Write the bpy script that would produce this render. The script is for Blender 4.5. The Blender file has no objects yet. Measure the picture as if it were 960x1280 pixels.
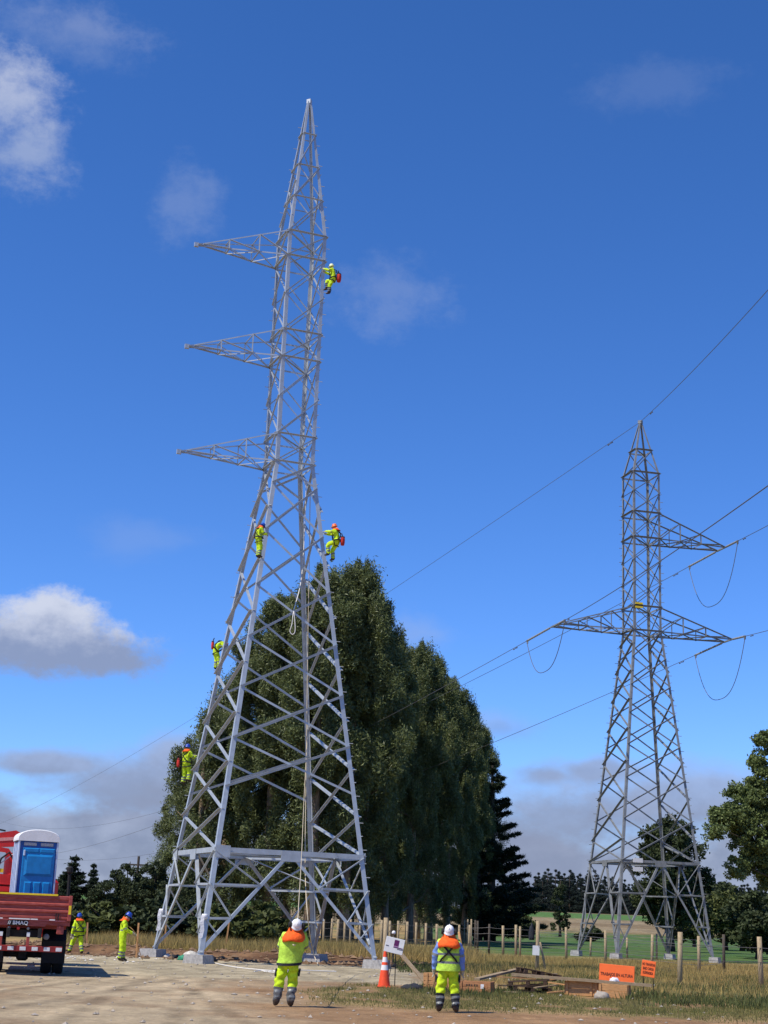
import bpy, bmesh, math, random
import numpy as np
from mathutils import Vector, Matrix

R = math.radians
PI = math.pi
scene = bpy.context.scene
COL = scene.collection

# ------------------------------------------------------------------ camera
F, PITCH, ROLL, CAMH = 1897.5, .2642, .039, 1.78        # focal length in photo pixels (960 x 1280)
cp, sp = math.cos(PITCH), math.sin(PITCH)
FW = Vector((0, cp, sp)); UP0 = Vector((0, -sp, cp)); RT0 = Vector((1, 0, 0))
RT = math.cos(ROLL) * RT0 + math.sin(ROLL) * UP0
UP = -math.sin(ROLL) * RT0 + math.cos(ROLL) * UP0
CAM = Vector((0, 0, CAMH))
cd = bpy.data.cameras.new('camera')
cd.sensor_fit = 'VERTICAL'; cd.sensor_height = 24.0; cd.lens = 24.0 * F / 1280
cd.clip_start = .1; cd.clip_end = 9000
cam = bpy.data.objects.new('camera', cd); COL.objects.link(cam)
m = Matrix((RT, UP, -FW)).transposed().to_4x4(); m.translation = CAM
cam.matrix_world = m
scene.camera = cam

# ------------------------------------------------------------------ light
SUN_EL, SUN_AZ = R(56), R(214)      # direction to the sun, azimuth counter-clockwise from +X
sd = Vector((math.cos(SUN_EL) * math.cos(SUN_AZ), math.cos(SUN_EL) * math.sin(SUN_AZ), math.sin(SUN_EL)))
sl = bpy.data.lights.new('sun', 'SUN'); sl.energy = 5.0; sl.angle = R(.53); sl.color = (1, .925, .80)
so = bpy.data.objects.new('sun', sl); COL.objects.link(so)
so.rotation_euler = sd.to_track_quat('Z', 'Y').to_euler()
scene.view_settings.view_transform = 'Standard'
scene.view_settings.look = 'None'
scene.view_settings.exposure = 0.0
scene.view_settings.gamma = 1.0
scene.cycles.max_bounces = 6
scene.cycles.transparent_max_bounces = 8


SKY_STRENGTH, SKY_SAT, SKY_VAL, SKY_HUE = .10, 1.0, 1.0, .5
SKY_TINT = (.796, 1.06, 1.93)


class NT:
    """small node helper"""
    def __init__(s, tree): s.t = tree
    def n(s, typ, **kw):
        nd = s.t.nodes.new(typ)
        for k, v in kw.items():
            if k.startswith('i_'):
                nd.inputs[k[2:].replace('_', ' ')].default_value = v
            else: setattr(nd, k, v)
        return nd
    def lk(s, a, b): s.t.links.new(a, b)
    def val(s, sock, v):
        if hasattr(v, 'links') or hasattr(v, 'is_linked'): s.lk(v, sock)
        else: sock.default_value = v
    def m(s, op, a, b=None, c=None, clamp=False):
        nd = s.t.nodes.new('ShaderNodeMath'); nd.operation = op; nd.use_clamp = clamp
        s.val(nd.inputs[0], a)
        if b is not None: s.val(nd.inputs[1], b)
        if c is not None: s.val(nd.inputs[2], c)
        return nd.outputs[0]
    def mix(s, f, a, b, blend='MIX'):
        nd = s.t.nodes.new('ShaderNodeMix'); nd.data_type = 'RGBA'; nd.blend_type = blend
        s.val(nd.inputs[0], f); s.val(nd.inputs[6], a); s.val(nd.inputs[7], b)
        return nd.outputs[2]
    def smooth(s, x, a, b, lo=0., hi=1.):
        nd = s.t.nodes.new('ShaderNodeMapRange'); nd.interpolation_type = 'SMOOTHSTEP'
        s.val(nd.inputs[0], x); nd.inputs[1].default_value = a; nd.inputs[2].default_value = b
        nd.inputs[3].default_value = lo; nd.inputs[4].default_value = hi
        return nd.outputs[0]


def azel(px, py):
    d = (FW + RT * ((px - 480) / F) + UP * ((640 - py) / F)).normalized()
    return math.atan2(d.x, d.y), math.asin(d.z)


def build_world():
    w = bpy.data.worlds.new('World'); scene.world = w; w.use_nodes = True
    t = w.node_tree; t.nodes.clear(); N = NT(t)
    out = N.n('ShaderNodeOutputWorld'); bg = N.n('ShaderNodeBackground')
    sky = N.n('ShaderNodeTexSky'); sky.sky_type = 'NISHITA'; sky.sun_disc = False
    sky.sun_elevation = SUN_EL
    sky.sun_rotation = PI / 2 - SUN_AZ
    sky.altitude = 200; sky.air_density = 1.0; sky.dust_density = .0; sky.ozone_density = 1.0
    hs = N.n('ShaderNodeHueSaturation'); hs.inputs['Saturation'].default_value = SKY_SAT; hs.inputs['Value'].default_value = SKY_VAL
    hs.inputs['Hue'].default_value = SKY_HUE
    sc0 = N.n('ShaderNodeVectorMath', operation='SCALE'); N.lk(sky.outputs[0], sc0.inputs[0]); sc0.inputs['Scale'].default_value = SKY_STRENGTH
    sx = N.n('ShaderNodeSeparateXYZ'); N.lk(sc0.outputs[0], sx.inputs[0]); ga = N.n('ShaderNodeCombineXYZ')
    for i, g_ in enumerate((1.32, 1.14, 1.2)): N.lk(N.m('POWER', sx.outputs[i], g_), ga.inputs[i])
    sc1 = N.n('ShaderNodeVectorMath', operation='MULTIPLY'); N.lk(ga.outputs[0], sc1.inputs[0]); sc1.inputs[1].default_value = tuple(x / SKY_STRENGTH for x in SKY_TINT)
    N.lk(sc1.outputs[0], hs.inputs['Color'])
    tc = N.n('ShaderNodeTexCoord')
    sep = N.n('ShaderNodeSeparateXYZ'); N.lk(tc.outputs['Generated'], sep.inputs[0])
    az = N.m('ARCTAN2', sep.outputs[0], sep.outputs[1]); el = N.m('ARCSINE', sep.outputs[2])
    # noise used to tear the cloud outlines
    def noise(scale, detail, rough, zs=1.0, seed=0.):
        mp = N.n('ShaderNodeMapping'); N.lk(tc.outputs['Generated'], mp.inputs[0])
        mp.inputs['Scale'].default_value = (1, 1, zs); mp.inputs['Location'].default_value = (seed, seed * .7, seed * 1.3)
        nz = N.n('ShaderNodeTexNoise'); N.lk(mp.outputs[0], nz.inputs['Vector'])
        nz.inputs['Scale'].default_value = scale; nz.inputs['Detail'].default_value = detail; nz.inputs['Roughness'].default_value = rough
        return nz.outputs[0]
    n1 = noise(26, 7, .55, 1.5); n2 = noise(11, 6, .6, 1.8, 3.1); n3 = noise(60, 5, .6, 1.3, 7.7); n4 = noise(34, 10, .68, 1.4, 12.3)
    col = hs.outputs[0]
    def blob(px, py, rx, ry, tilt=0.):
        a0, e0 = azel(px, py)
        u = N.m('MULTIPLY', N.m('SUBTRACT', az, a0), math.cos(e0) * F / rx)
        v = N.m('MULTIPLY', N.m('SUBTRACT', el, e0), F / ry)
        if tilt:
            c, s_ = math.cos(tilt), math.sin(tilt)
            u2 = N.m('ADD', N.m('MULTIPLY', u, c), N.m('MULTIPLY', v, s_))
            v = N.m('SUBTRACT', N.m('MULTIPLY', v, c), N.m('MULTIPLY', u, s_)); u = u2
        d = N.m('SQRT', N.m('ADD', N.m('MULTIPLY', u, u), N.m('MULTIPLY', v, v)))
        return d, v
    def cloud(col, blobs, nz, amp, soft, opac, c_lo, c_hi, lo=-.6, hi=.5, shade_noise=None):
        # union of blobs -> signed field, torn by the noise
        fld = None; vv = None
        for b in blobs:
            d, v = blob(*b)
            fld = d if fld is None else N.m('SMOOTH_MIN', fld, d, .25)
            vv = v if vv is None else vv
        fld = N.m('ADD', fld, N.m('MULTIPLY', N.m('SUBTRACT', nz, .5), amp))
        mask = N.smooth(fld, 1.0 + soft * .35, 1.0 - soft)
        tt = N.m('ADD', vv, N.m('MULTIPLY', N.m('SUBTRACT', shade_noise or n3, .5), 1.6))
        cc = N.mix(N.smooth(tt, lo, hi), c_lo, c_hi)
        return N.mix(N.m('MULTIPLY', mask, opac), col, cc)
    K = SKY_STRENGTH
    def c(r, g, b): return (r / K, g / K, b / K, 1)
    # far low bank along the whole horizon
    d_el = N.m('ADD', el, N.m('MULTIPLY', N.m('SUBTRACT', n2, .5), .11))
    bank = N.smooth(d_el, .088, .055)
    bank = N.m('MULTIPLY', bank, .93)
    bcol = N.mix(N.smooth(n1, .35, .7), c(.24, .28, .41), c(.38, .43, .58))
    col = N.mix(bank, col, bcol)
    for (bl, nz, amp, soft, op, lo, hi, a, b) in CLOUDS(n1, n2, n3, n4, c):
        col = cloud(col, bl, nz, amp, soft, op, lo, hi, a, b)
    N.lk(col, bg.inputs[0]); bg.inputs[1].default_value = K
    N.lk(bg.outputs[0], out.inputs[0])




def CLOUDS(n1, n2, n3, n4, c):
    white = c(.66, .70, .82); grey = c(.27, .33, .50); pale = c(.42, .50, .70); lilac = c(.27, .32, .47)
    thin = c(.36, .45, .68)
    return [
        ([(10, 130, 62, 58), (38, 185, 48, 50)], n4, 2.4, 1.0, .62, pale, white, -.9, .5),
        ([(85, 40, 95, 34, -.4)], n4, 2.6, 1.0, .20, pale, white, -.6, .5),
        ([(232, 255, 42, 58)], n4, 2.8, 1.0, .22, pale, pale, -.6, .5),
        ([(485, 370, 72, 46)], n4, 2.8, 1.0, .22, pale, pale, -.6, .5),
        ([(810, 105, 90, 32, .35)], n4, 2.8, 1.0, .10, pale, pale, -.6, .5),
        ([(520, 795, 55, 28)], n1, 2.2, 1.0, .35, thin, pale, -.6, .5),
        ([(180, 675, 70, 28)], n1, 2.4, 1.0, .16, thin, pale, -.6, .5),
        ([(625, 905, 60, 20)], n1, 2.2, 1.0, .45, lilac, thin, -.6, .5),
        ([(60, 806, 125, 44), (70, 765, 60, 32), (128, 822, 68, 26)], n4, 1.7, .5, .92, grey, white, -.3, 1.2),
        ([(170, 985, 150, 42), (60, 955, 100, 20), (240, 960, 70, 40)], n2, 1.8, .55, .9, lilac, thin, -.2, 1.4),
        ([(745, 963, 75, 18), (690, 970, 45, 16)], n1, 1.6, .7, .8, lilac, thin, -.2, 1.3),
        ([(700, 1030, 150, 62), (880, 1000, 140, 50)], n2, 1.7, .7, .85, lilac, thin, -.1, 1.3),
    ]


build_world()


# ------------------------------------------------------------------ placing helpers (photo measurement -> place on the site)
def ray(px, py): return FW + RT * ((px - 480) / F) + UP * ((640 - py) / F)
def at(px, py, Y):
    d = ray(px, py); return CAM + d * (Y / d.y)
def gr(px, py):
    d = ray(px, py); return CAM + d * (-CAMH / d.z)
def hz(px): return 1152.9 + (px - 480) * .039          # eye level in the photo
def gx(px, Y):                                            # ground point at depth Y under photo column px
    return gr(px, hz(px) + CAMH * F / Y)
def atn(px, py, Y): return at(px, py, gx(px, Y).y)      # same nominal depth as gx()
def px2m(px, Y): return px * Y / F


# ------------------------------------------------------------------ materials
MATS = {}
def mat(name, color, rough=.7, metal=0., bump=0., scale=20., var=.15, spec=.4, island=0., transl=0., detail=6, stretch=None, col2=None, bdist=.02):
    if name in MATS: return MATS[name]
    M = bpy.data.materials.new(name); M.use_nodes = True; t = M.node_tree; t.nodes.clear(); N = NT(t)
    out = N.n('ShaderNodeOutputMaterial'); b = N.n('ShaderNodeBsdfPrincipled')
    b.inputs['Roughness'].default_value = rough; b.inputs['Metallic'].default_value = metal
    b.inputs['Specular IOR Level'].default_value = spec
    tc = N.n('ShaderNodeTexCoord'); src = tc.outputs['Object']
    if stretch:
        mp = N.n('ShaderNodeMapping'); N.lk(src, mp.inputs[0]); mp.inputs['Scale'].default_value = stretch; src = mp.outputs[0]
    nz = N.n('ShaderNodeTexNoise'); N.lk(src, nz.inputs['Vector']); nz.inputs['Scale'].default_value = scale
    nz.inputs['Detail'].default_value = detail; nz.inputs['Roughness'].default_value = .62
    c0 = (*color, 1)
    if col2 is None:
        lo = tuple(max(0, x * (1 - var)) for x in color) + (1,); hi = tuple(min(1, x * (1 + var)) for x in color) + (1,)
    else: lo, hi = c0, (*col2, 1)
    f = N.smooth(nz.outputs[0], .32, .68)
    cc = N.mix(f, lo, hi)
    if island:
        g = N.n('ShaderNodeNewGeometry')
        dk = tuple(x * (1 - island) for x in color) + (1,)
        br = (color[0] * (1 + island * 1.25), color[1] * (1 + island), color[2] * (1 + island * .6), 1)
        ic = N.mix(g.outputs['Random Per Island'], dk, br)
        cc = N.mix(.6, cc, ic)
    N.lk(cc, b.inputs['Base Color'])
    if bump:
        bp = N.n('ShaderNodeBump'); bp.inputs['Strength'].default_value = bump; bp.inputs['Distance'].default_value = bdist
        N.lk(nz.outputs[0], bp.inputs['Height']); N.lk(bp.outputs[0], b.inputs['Normal'])
    sh = b.outputs[0]
    if transl:
        tr = N.n('ShaderNodeBsdfTranslucent'); N.lk(cc, tr.inputs[0])
        mx = N.n('ShaderNodeMixShader'); mx.inputs[0].default_value = transl
        N.lk(sh, mx.inputs[1]); N.lk(tr.outputs[0], mx.inputs[2]); sh = mx.outputs[0]
    N.lk(sh, out.inputs[0])
    MATS[name] = M
    return M


steel = mat('galvanised steel', (.47, .505, .515), .4, .3, .05, 3., .10, .5)
steel_old = mat('weathered galvanised steel', (.25, .262, .258), .5, .25, .05, 3., .18, .4)
concrete = mat('concrete', (.36, .35, .33), .9, 0, .4, 9., .2)
hivis = mat('yellow high visibility cloth', (.58, .80, .025), .75, 0, .8, 9., .24, .2, bdist=.03)
hivis_dk = mat('lime vest cloth', (.48, .74, .08), .8, 0, .8, 8., .22, .2, bdist=.03)
orange_cl = mat('orange cloth', (.95, .13, .02), .8, 0, .6, 14., .12, .2, bdist=.03)
refl = mat('reflective tape', (.20, .21, .20), .45, .2, .1, 30., .2)
grey_cl = mat('grey gaiter cloth', (.10, .10, .10), .85, 0, .4, 20., .3)
dark_cl = mat('dark cloth', (.02, .022, .028), .8, 0, .4, 20., .3)
blue_cl = mat('light blue shirt cloth', (.16, .27, .60), .8, 0, .5, 16., .12)
boot = mat('brown work boot leather', (.06, .042, .03), .7, 0, .3, 25., .3)
skin = mat('skin', (.36, .20, .13), .55, 0, 0, 20., .08)
glove = mat('pale work glove', (.45, .42, .30), .8, 0, .3, 30., .1)
hair_m = mat('dark hair', (.015, .012, .01), .7)
white_pl = mat('white helmet plastic', (.82, .82, .80), .3)
blue_pl = mat('blue helmet plastic', (.02, .07, .42), .3)
orange_pl = mat('orange helmet plastic', (.85, .16, .03), .35)
yellow_pl = mat('yellow helmet plastic', (.75, .80, .45), .35)
strap_m = mat('black webbing', (.015, .015, .017), .8)
redbag = mat('red bag fabric', (.55, .03, .02), .8, 0, .4, 12., .2)
rope_m = mat('pale rope', (.55, .47, .33), .9, 0, .4, 60., .2)
rope_w = mat('whitish rope', (.72, .70, .64), .9, 0, .4, 60., .15)
truck_red = mat('faded red truck paint', (.27, .042, .034), .55, 0, .1, 5., .28, .4, stretch=(1, 1, 5), col2=(.38, .085, .066))
crane_red = mat('bright red crane paint', (.62, .022, .015), .35, 0, 0, 4., .12, .5)
black_m = mat('black rubber', (.012, .012, .012), .8, 0, .3, 30., .3)
chassis_m = mat('dark chassis steel', (.022, .020, .020), .7, .2, .2, 10., .4)
yellow_m = mat('yellow paint', (.80, .58, .02), .5, 0, 0, 8., .1)
white_m = mat('white paint', (.78, .78, .76), .5, 0, 0, 6., .05)
white_cl = mat('white cloth', (.75, .75, .76), .9, 0, .6, 12., .1, bdist=.04)
blue_toilet = mat('blue moulded plastic', (.005, .20, .50), .42, 0, .04, 6., .10, .5)
blue_deep = mat('deep blue moulded plastic', (.010, .085, .33), .45, 0, .04, 6., .10, .5)
pale_blue = mat('pale blue frame plastic', (.48, .56, .70), .45, 0, 0, 6., .08)
glass_m = mat('dark window glass', (.02, .03, .04), .1, 0, 0, 5., .1, .6)
wood_new = mat('fresh sawn timber', (.50, .27, .115), .85, 0, .25, 7., .25, .2, stretch=(1, 9, 9))
wood_old = mat('weathered grey timber', (.30, .225, .14), .9, 0, .4, 7., .3, .2, stretch=(1, 9, 9))
wood_dark = mat('dark damp timber', (.085, .055, .038), .9, 0, .4, 7., .4, .2, stretch=(1, 9, 9))
post_m = mat('pale fence post wood', (.36, .28, .17), .9, 0, .4, 9., .28, .2, stretch=(6, 6, .8))
post_dark = mat('dark old fence post wood', (.085, .07, .055), .9, 0, .4, 9., .3, .2, stretch=(6, 6, .8))
wire_m = mat('fence wire', (.22, .21, .20), .5, .5)
cable_m = mat('dark aluminium cable', (.17, .175, .18), .5, .5)
insul_m = mat('grey insulator', (.26, .27, .27), .5, 0, 0, 5., .1)
sign_or = mat('orange sign board', (.95, .17, .035), .5, 0, 0, 5., .05)
sign_tx = mat('dark sign lettering', (.10, .025, .012), .6)
sign_wh = mat('white sign board', (.80, .80, .76), .6, 0, 0, 5., .05)
purple = mat('purple print', (.12, .015, .10), .6)
cone_or = mat('orange cone rubber', (.85, .085, .02), .5, 0, .05, 8., .08)
bark = mat('pale peeling bark', (.26, .20, .14), .9, 0, .6, 4., .4, .2, stretch=(3, 3, .6), bdist=.05)
bark_dk = mat('dark bark', (.07, .055, .042), .95, 0, .7, 5., .4, .2, stretch=(3, 3, .6), bdist=.05)
leaf_euc = mat('eucalyptus leaves', (.130, .165, .066), .5, 0, 0, .35, .28, .35, .6, .25)
leaf_oak = mat('broad leaves', (.125, .170, .055), .6, 0, 0, .5, .25, .3, .5, .22)
leaf_pine = mat('pine needles', (.020, .034, .017), .7, 0, 0, .5, .25, .2, .45, .08)
leaf_far = mat('distant pine needles', (.026, .040, .034), .8, 0, 0, .3, .25, .2, .4, .06)
leaf_bush = mat('shrub leaves', (.085, .105, .034), .65, 0, 0, .6, .3, .2, .5, .18)
leaf_dark = mat('dark shrub leaves', (.048, .066, .028), .65, 0, 0, .6, .3, .2, .5, .12)
dry_grass = mat('dry grass', (.42, .31, .125), .9, 0, 0, .25, .2, .1, .45, .3, col2=(.165, .19, .06))
green_grass = mat('short mixed grass', (.17, .18, .062), .9, 0, 0, .35, .3, .1, .5, .3, col2=(.33, .26, .125))


# ------------------------------------------------------------------ mesh helpers
def obj(name, verts, faces, mats, parent=None, fm=None, smooth=False):
    me = bpy.data.meshes.new(name)
    me.from_pydata([tuple(v) for v in verts], [], faces)
    for M_ in (mats if isinstance(mats, (list, tuple)) else [mats]): me.materials.append(M_)
    if fm is not None: me.polygons.foreach_set('material_index', fm)
    if smooth: me.polygons.foreach_set('use_smooth', [True] * len(me.polygons))
    me.update()
    o = bpy.data.objects.new(name, me); COL.objects.link(o)
    if parent is not None: o.parent = parent
    return o


def np_mesh(name, V, nper, mats):
    """V: (n*nper,3) array of separate polygons with nper corners"""
    me = bpy.data.meshes.new(name)
    nv = len(V); nf = nv // nper
    me.vertices.add(nv); me.vertices.foreach_set('co', np.ascontiguousarray(V, dtype=np.float32).ravel())
    me.loops.add(nv); me.loops.foreach_set('vertex_index', np.arange(nv, dtype=np.int32))
    me.polygons.add(nf); me.polygons.foreach_set('loop_start', np.arange(0, nv, nper, dtype=np.int32))
    me.polygons.foreach_set('loop_total', np.full(nf, nper, dtype=np.int32))
    me.materials.append(mats); me.update(); me.validate()
    return me


def link(name, me, parent=None):
    o = bpy.data.objects.new(name, me); COL.objects.link(o)
    if parent is not None: o.parent = parent
    return o


def thing(name, loc, label, cat, group=None, rz=0.):
    o = bpy.data.objects.new(name, None); COL.objects.link(o)
    o.location = loc; o.rotation_euler = (0, 0, rz); o.empty_display_size = .2
    return tag(o, label, cat, group)


def tag(o, label, cat, group=None):
    o['label'] = label; o['category'] = cat
    if group: o['group'] = group
    return o


def structure(o, kind='structure'):
    o['kind'] = kind; return o


class MB:
    def __init__(s): s.v = []; s.f = []; s.m = []
    def add(s, v, f, mi=0):
        k = len(s.v); s.v += [Vector(x) for x in v]; s.f += [tuple(i + k for i in q) for q in f]; s.m += [mi] * len(f)
    def box(s, c, size, mi=0, rot=None, taper=1., bev=0.):
        x, y, z = size[0] / 2, size[1] / 2, size[2] / 2
        if bev:
            b = min(bev, x * .9, y * .9, z * .9)
            bm = bmesh.new(); bmesh.ops.create_cube(bm, size=1)
            for q in bm.verts: q.co = Vector((q.co.x * size[0], q.co.y * size[1], q.co.z * size[2]))
            bmesh.ops.bevel(bm, geom=bm.edges[:], offset=b, segments=1, affect='EDGES')
            vs = [q.co.copy() for q in bm.verts]; bm.verts.index_update()
            fs = [[q.index for q in f.verts] for f in bm.faces]; bm.free()
        else:
            vs = [Vector((i * x * (taper if k > 0 else 1), j * y * (taper if k > 0 else 1), k * z)) for k in (-1, 1) for j in (-1, 1) for i in (-1, 1)]
            fs = [(0, 2, 3, 1), (4, 5, 7, 6), (0, 1, 5, 4), (2, 6, 7, 3), (0, 4, 6, 2), (1, 3, 7, 5)]
        if rot is not None: vs = [rot @ q for q in vs]
        c = Vector(c); s.add([q + c for q in vs], fs, mi)
    def beam(s, p, q, w, h, mi=0, up=(0, 0, 1)):
        p, q = Vector(p), Vector(q); a = (q - p).normalized(); u = Vector(up)
        e1 = a.cross(u)
        if e1.length < 1e-4: e1 = a.cross(Vector((1, 0, 0)))
        e1.normalize(); e2 = e1.cross(a)
        pr = [(-w / 2, -h / 2), (w / 2, -h / 2), (w / 2, h / 2), (-w / 2, h / 2)]
        s.sweep([p, q], [[e1 * x + e2 * y for x, y in pr]] * 2, mi)
    def sweep(s, pts, profs, mi=0, caps=True):
        n = len(profs[0]); vs = []; fs = []
        for p, pr in zip(pts, profs): vs += [Vector(p) + q for q in pr]
        for i in range(len(pts) - 1):
            for j in range(n):
                a, b = i * n + j, i * n + (j + 1) % n
                fs.append((a, b, b + n, a + n))
        if caps: fs.append(tuple(range(n))[::-1]); fs.append(tuple(range((len(pts) - 1) * n, len(pts) * n)))
        s.add(vs, fs, mi)
    def tube(s, pts, r, n=6, mi=0):
        pts = [Vector(p) for p in pts]; k = len(pts)
        rs = r if isinstance(r, (list, tuple)) else [r] * k
        prev = None; profs = []
        for i, p in enumerate(pts):
            a = (pts[min(i + 1, k - 1)] - pts[max(i - 1, 0)])
            a = a.normalized() if a.length > 1e-9 else Vector((0, 0, 1))
            if prev is None:
                e1 = a.cross(Vector((0, 0, 1)))
                if e1.length < .05: e1 = a.cross(Vector((1, 0, 0)))
            else: e1 = prev - a * prev.dot(a)
            e1.normalize(); prev = e1; e2 = a.cross(e1)
            profs.append([(e1 * math.cos(2 * PI * j / n) + e2 * math.sin(2 * PI * j / n)) * rs[i] for j in range(n)])
        s.sweep(pts, profs, mi)
    def lathe(s, prof, n=20, mi=0, c=(0, 0, 0), sx=1., sy=1., caps=True):
        pts = [Vector(c) + Vector((0, 0, z)) for r_, z in prof]
        profs = [[Vector((max(r_, 1e-4) * math.cos(2 * PI * j / n) * sx, max(r_, 1e-4) * math.sin(2 * PI * j / n) * sy, 0)) for j in range(n)] for r_, z in prof]
        s.sweep(pts, profs, mi, caps)
    def angle(s, p, q, w, t, e1, e2, wide=1.):
        """an L-section bar: one flange along e1, the other along e2 at the +e1 edge"""
        p, q = Vector(p), Vector(q); a = (q - p).normalized()
        e1 = (e1 - a * e1.dot(a)).normalized(); e2 = (e2 - a * e2.dot(a) - e1 * e2.dot(e1)).normalized()
        k = w * wide
        pr = [(-w / 2, 0), (w / 2, 0), (w / 2, k), (w / 2 - t, k), (w / 2 - t, t), (-w / 2, t)]
        s.sweep([p, q], [[e1 * x + e2 * y for x, y in pr]] * 2)
    def build(s, name, mats, parent=None, smooth=False):
        return obj(name, s.v, s.f, mats, parent, s.m, smooth)


def recalc(o):
    bm = bmesh.new(); bm.from_mesh(o.data); bmesh.ops.recalc_face_normals(bm, faces=bm.faces[:]); bm.to_mesh(o.data); bm.free()
    return o


def wobble(x, y, s=0.):
    return (math.sin(x * .31 + y * .17 + s) + math.sin(x * .13 - y * .29 + 1.7 * s) + .5 * math.sin(x * .71 + y * .53 + 2.3 * s)) / 2.5


# value noise for numpy work
_rng = np.random.default_rng(11)
_lat = _rng.random((256, 256))
def vnoise(x, y):
    xi = np.floor(x).astype(int); yi = np.floor(y).astype(int); fx = x - xi; fy = y - yi
    fx = fx * fx * (3 - 2 * fx); fy = fy * fy * (3 - 2 * fy)
    g = lambda i, j: _lat[i % 256, j % 256]
    return (g(xi, yi) * (1 - fx) + g(xi + 1, yi) * fx) * (1 - fy) + (g(xi, yi + 1) * (1 - fx) + g(xi + 1, yi + 1) * fx) * fy
def fbm(x, y, o=4):
    s = 0; a = .5
    for k in range(o): s = s + a * vnoise(x * 2 ** k + 17 * k, y * 2 ** k + 31 * k); a *= .5
    return s / (1 - .5 ** o)
def sst(x, a, b):
    t = np.clip((x - a) / (b - a), 0, 1); return t * t * (3 - 2 * t)


# ------------------------------------------------------------------ ground
def height(x, y):
    """terrain: level yard, soft ridge of dug soil behind the tower, land rising far off"""
    h = 6.8 * sst(y, 230, 470) + 10 * sst(y, 500, 1500)
    n = fbm(x * .35, y * .35)
    berm = sst(y, 70.5, 73, ) * (1 - sst(y, 75, 79)) * (1 - sst(x, -1.5, 3)) * sst(x, -30, -18)
    h = h + berm * (.10 + .38 * np.maximum(n - .3, 0))
    h = h + .05 * (fbm(x * .9, y * .9) - .5) * sst(y, 12, 30) * (1 - sst(y, 120, 200))
    h = h + .16 * (fbm(x * .12 + 5, y * .12) - .5) * sst(y, 62, 80) * (1 - sst(y, 200, 300))
    return h


def ground_colour(x, y):
    n1 = fbm(x * .22 + 3, y * .22); n2 = fbm(x * .9 + 9, y * .5 + 2); n3 = fbm(x * 2.1, y * 1.1)
    def C(*c): return np.array(c)[None, :]
    def mixc(a, b, t): return a * (1 - t[:, None]) + b * t[:, None]
    lot = mixc(C(.34, .250, .148) + 0 * x[:, None], C(.42, .33, .205), sst(n1, .35, .65))
    lot = mixc(lot, C(.27, .18, .10), .55 * sst(n2, .52, .72))
    brown = mixc(C(.26, .140, .062), C(.335, .195, .092), sst(n2, .35, .65))
    gravel = mixc(C(.33, .275, .175), C(.45, .38, .245), sst(n3, .35, .65))
    soil = mixc(C(.135, .070, .034), C(.22, .125, .06), sst(n2, .35, .65))
    verge = mixc(C(.21, .17, .06), C(.34, .24, .11), sst(n2, .4, .62))
    dry = mixc(C(.29, .20, .075), C(.36, .245, .105), sst(n1, .35, .65))
    dry = mixc(dry, C(.15, .16, .055), .75 * sst(fbm(x * .3 + 21, y * .16 + 4), .46, .6))
    green = mixc(C(.062, .125, .030), C(.10, .150, .045), sst(n1, .35, .65))
    tan = mixc(C(.20, .145, .078), C(.26, .20, .115), sst(fbm(x * .02, y * .05), .4, .6))
    w = 2.2 * (n1 - .5) * 2
    c = lot
    # tyre tracks worn into the yard
    for x0, k1, k2, ph in ((-7.6, .10, .35, 0.), (-4.1, -.05, .5, 1.1), (-9.4, .03, .3, 2.0), (-1.5, -.17, .4, .6)):
        for off in (-.9, .9):
            xc = x0 + off + k1 * (y - 30) + k2 * np.sin(y * .09 + ph)
            d = np.abs(x - xc); tk = np.exp(-(d / .17) ** 2) * (1 - sst(y, 50, 62)) * sst(n3, .3, .5)
            rim = np.exp(-((d - .34) / .12) ** 2) * (1 - sst(y, 50, 62))
            c = c * (1 - .30 * tk[:, None]) * (1 + .13 * rim[:, None])
    # darker soil across the front right
    b = sst(x + w * 2 + (y - 25) * .12, -1.8, 1.6) * (1 - sst(y + w, 45.5, 48))
    c = mixc(c, brown, .85 * b)
    # gravel pad round the tower
    g = sst(y + 1.2 * w, 46, 50) * (1 - sst(y + w, 66, 69)) * sst(x + w, -17, -12) * (1 - sst(x + w * .6, 1.4, 2.6))
    c = mixc(c, gravel, g)
    # dug soil strip
    s = sst(y + .8 * w, 65.5, 67.5) * (1 - sst(y + w, 77, 80)) * (1 - sst(x + w, 1, 4))
    s = np.maximum(s, sst(y + w, 50, 53) * (1 - sst(y + w, 76, 80)) * sst(x + .6 * w, 1.2, 2.2) * (1 - sst(x + w, 4.2, 6.5)) * .8)
    c = mixc(c, soil, s)
    # grassy verge
    edge = 34.5 - .0 * x
    v = sst(y + .9 * w + .12 * x, 33.5, 37) * (1 - sst(y, 44, 48)) * sst(x + .5 * w, -1.6, -.3)
    c = mixc(c, verge, v * sst(n2, .2, .45))
    d = sst(y + .8 * w, 43, 46) * sst(x + w * .5, 2.3, 4.2)
    d = np.maximum(d, sst(y + w, 76, 79))
    c = mixc(c, dry, d * (1 - s * .7))
    gf = sst(y + 4 * w, 104, 116) * (1 - sst(y + 10 * w, 285, 320)) * sst(x, 6, 12)
    c = mixc(c, green, gf)
    tf = sst(y + 8 * w, 290, 320)
    c = mixc(c, tan, tf * .95)
    g2 = sst(y, 372, 384) * (1 - sst(y, 425, 440))
    c = mixc(c, C(.085, .165, .040) + 0 * x[:, None], g2)
    return c * C(1., 1., 1.)


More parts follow.
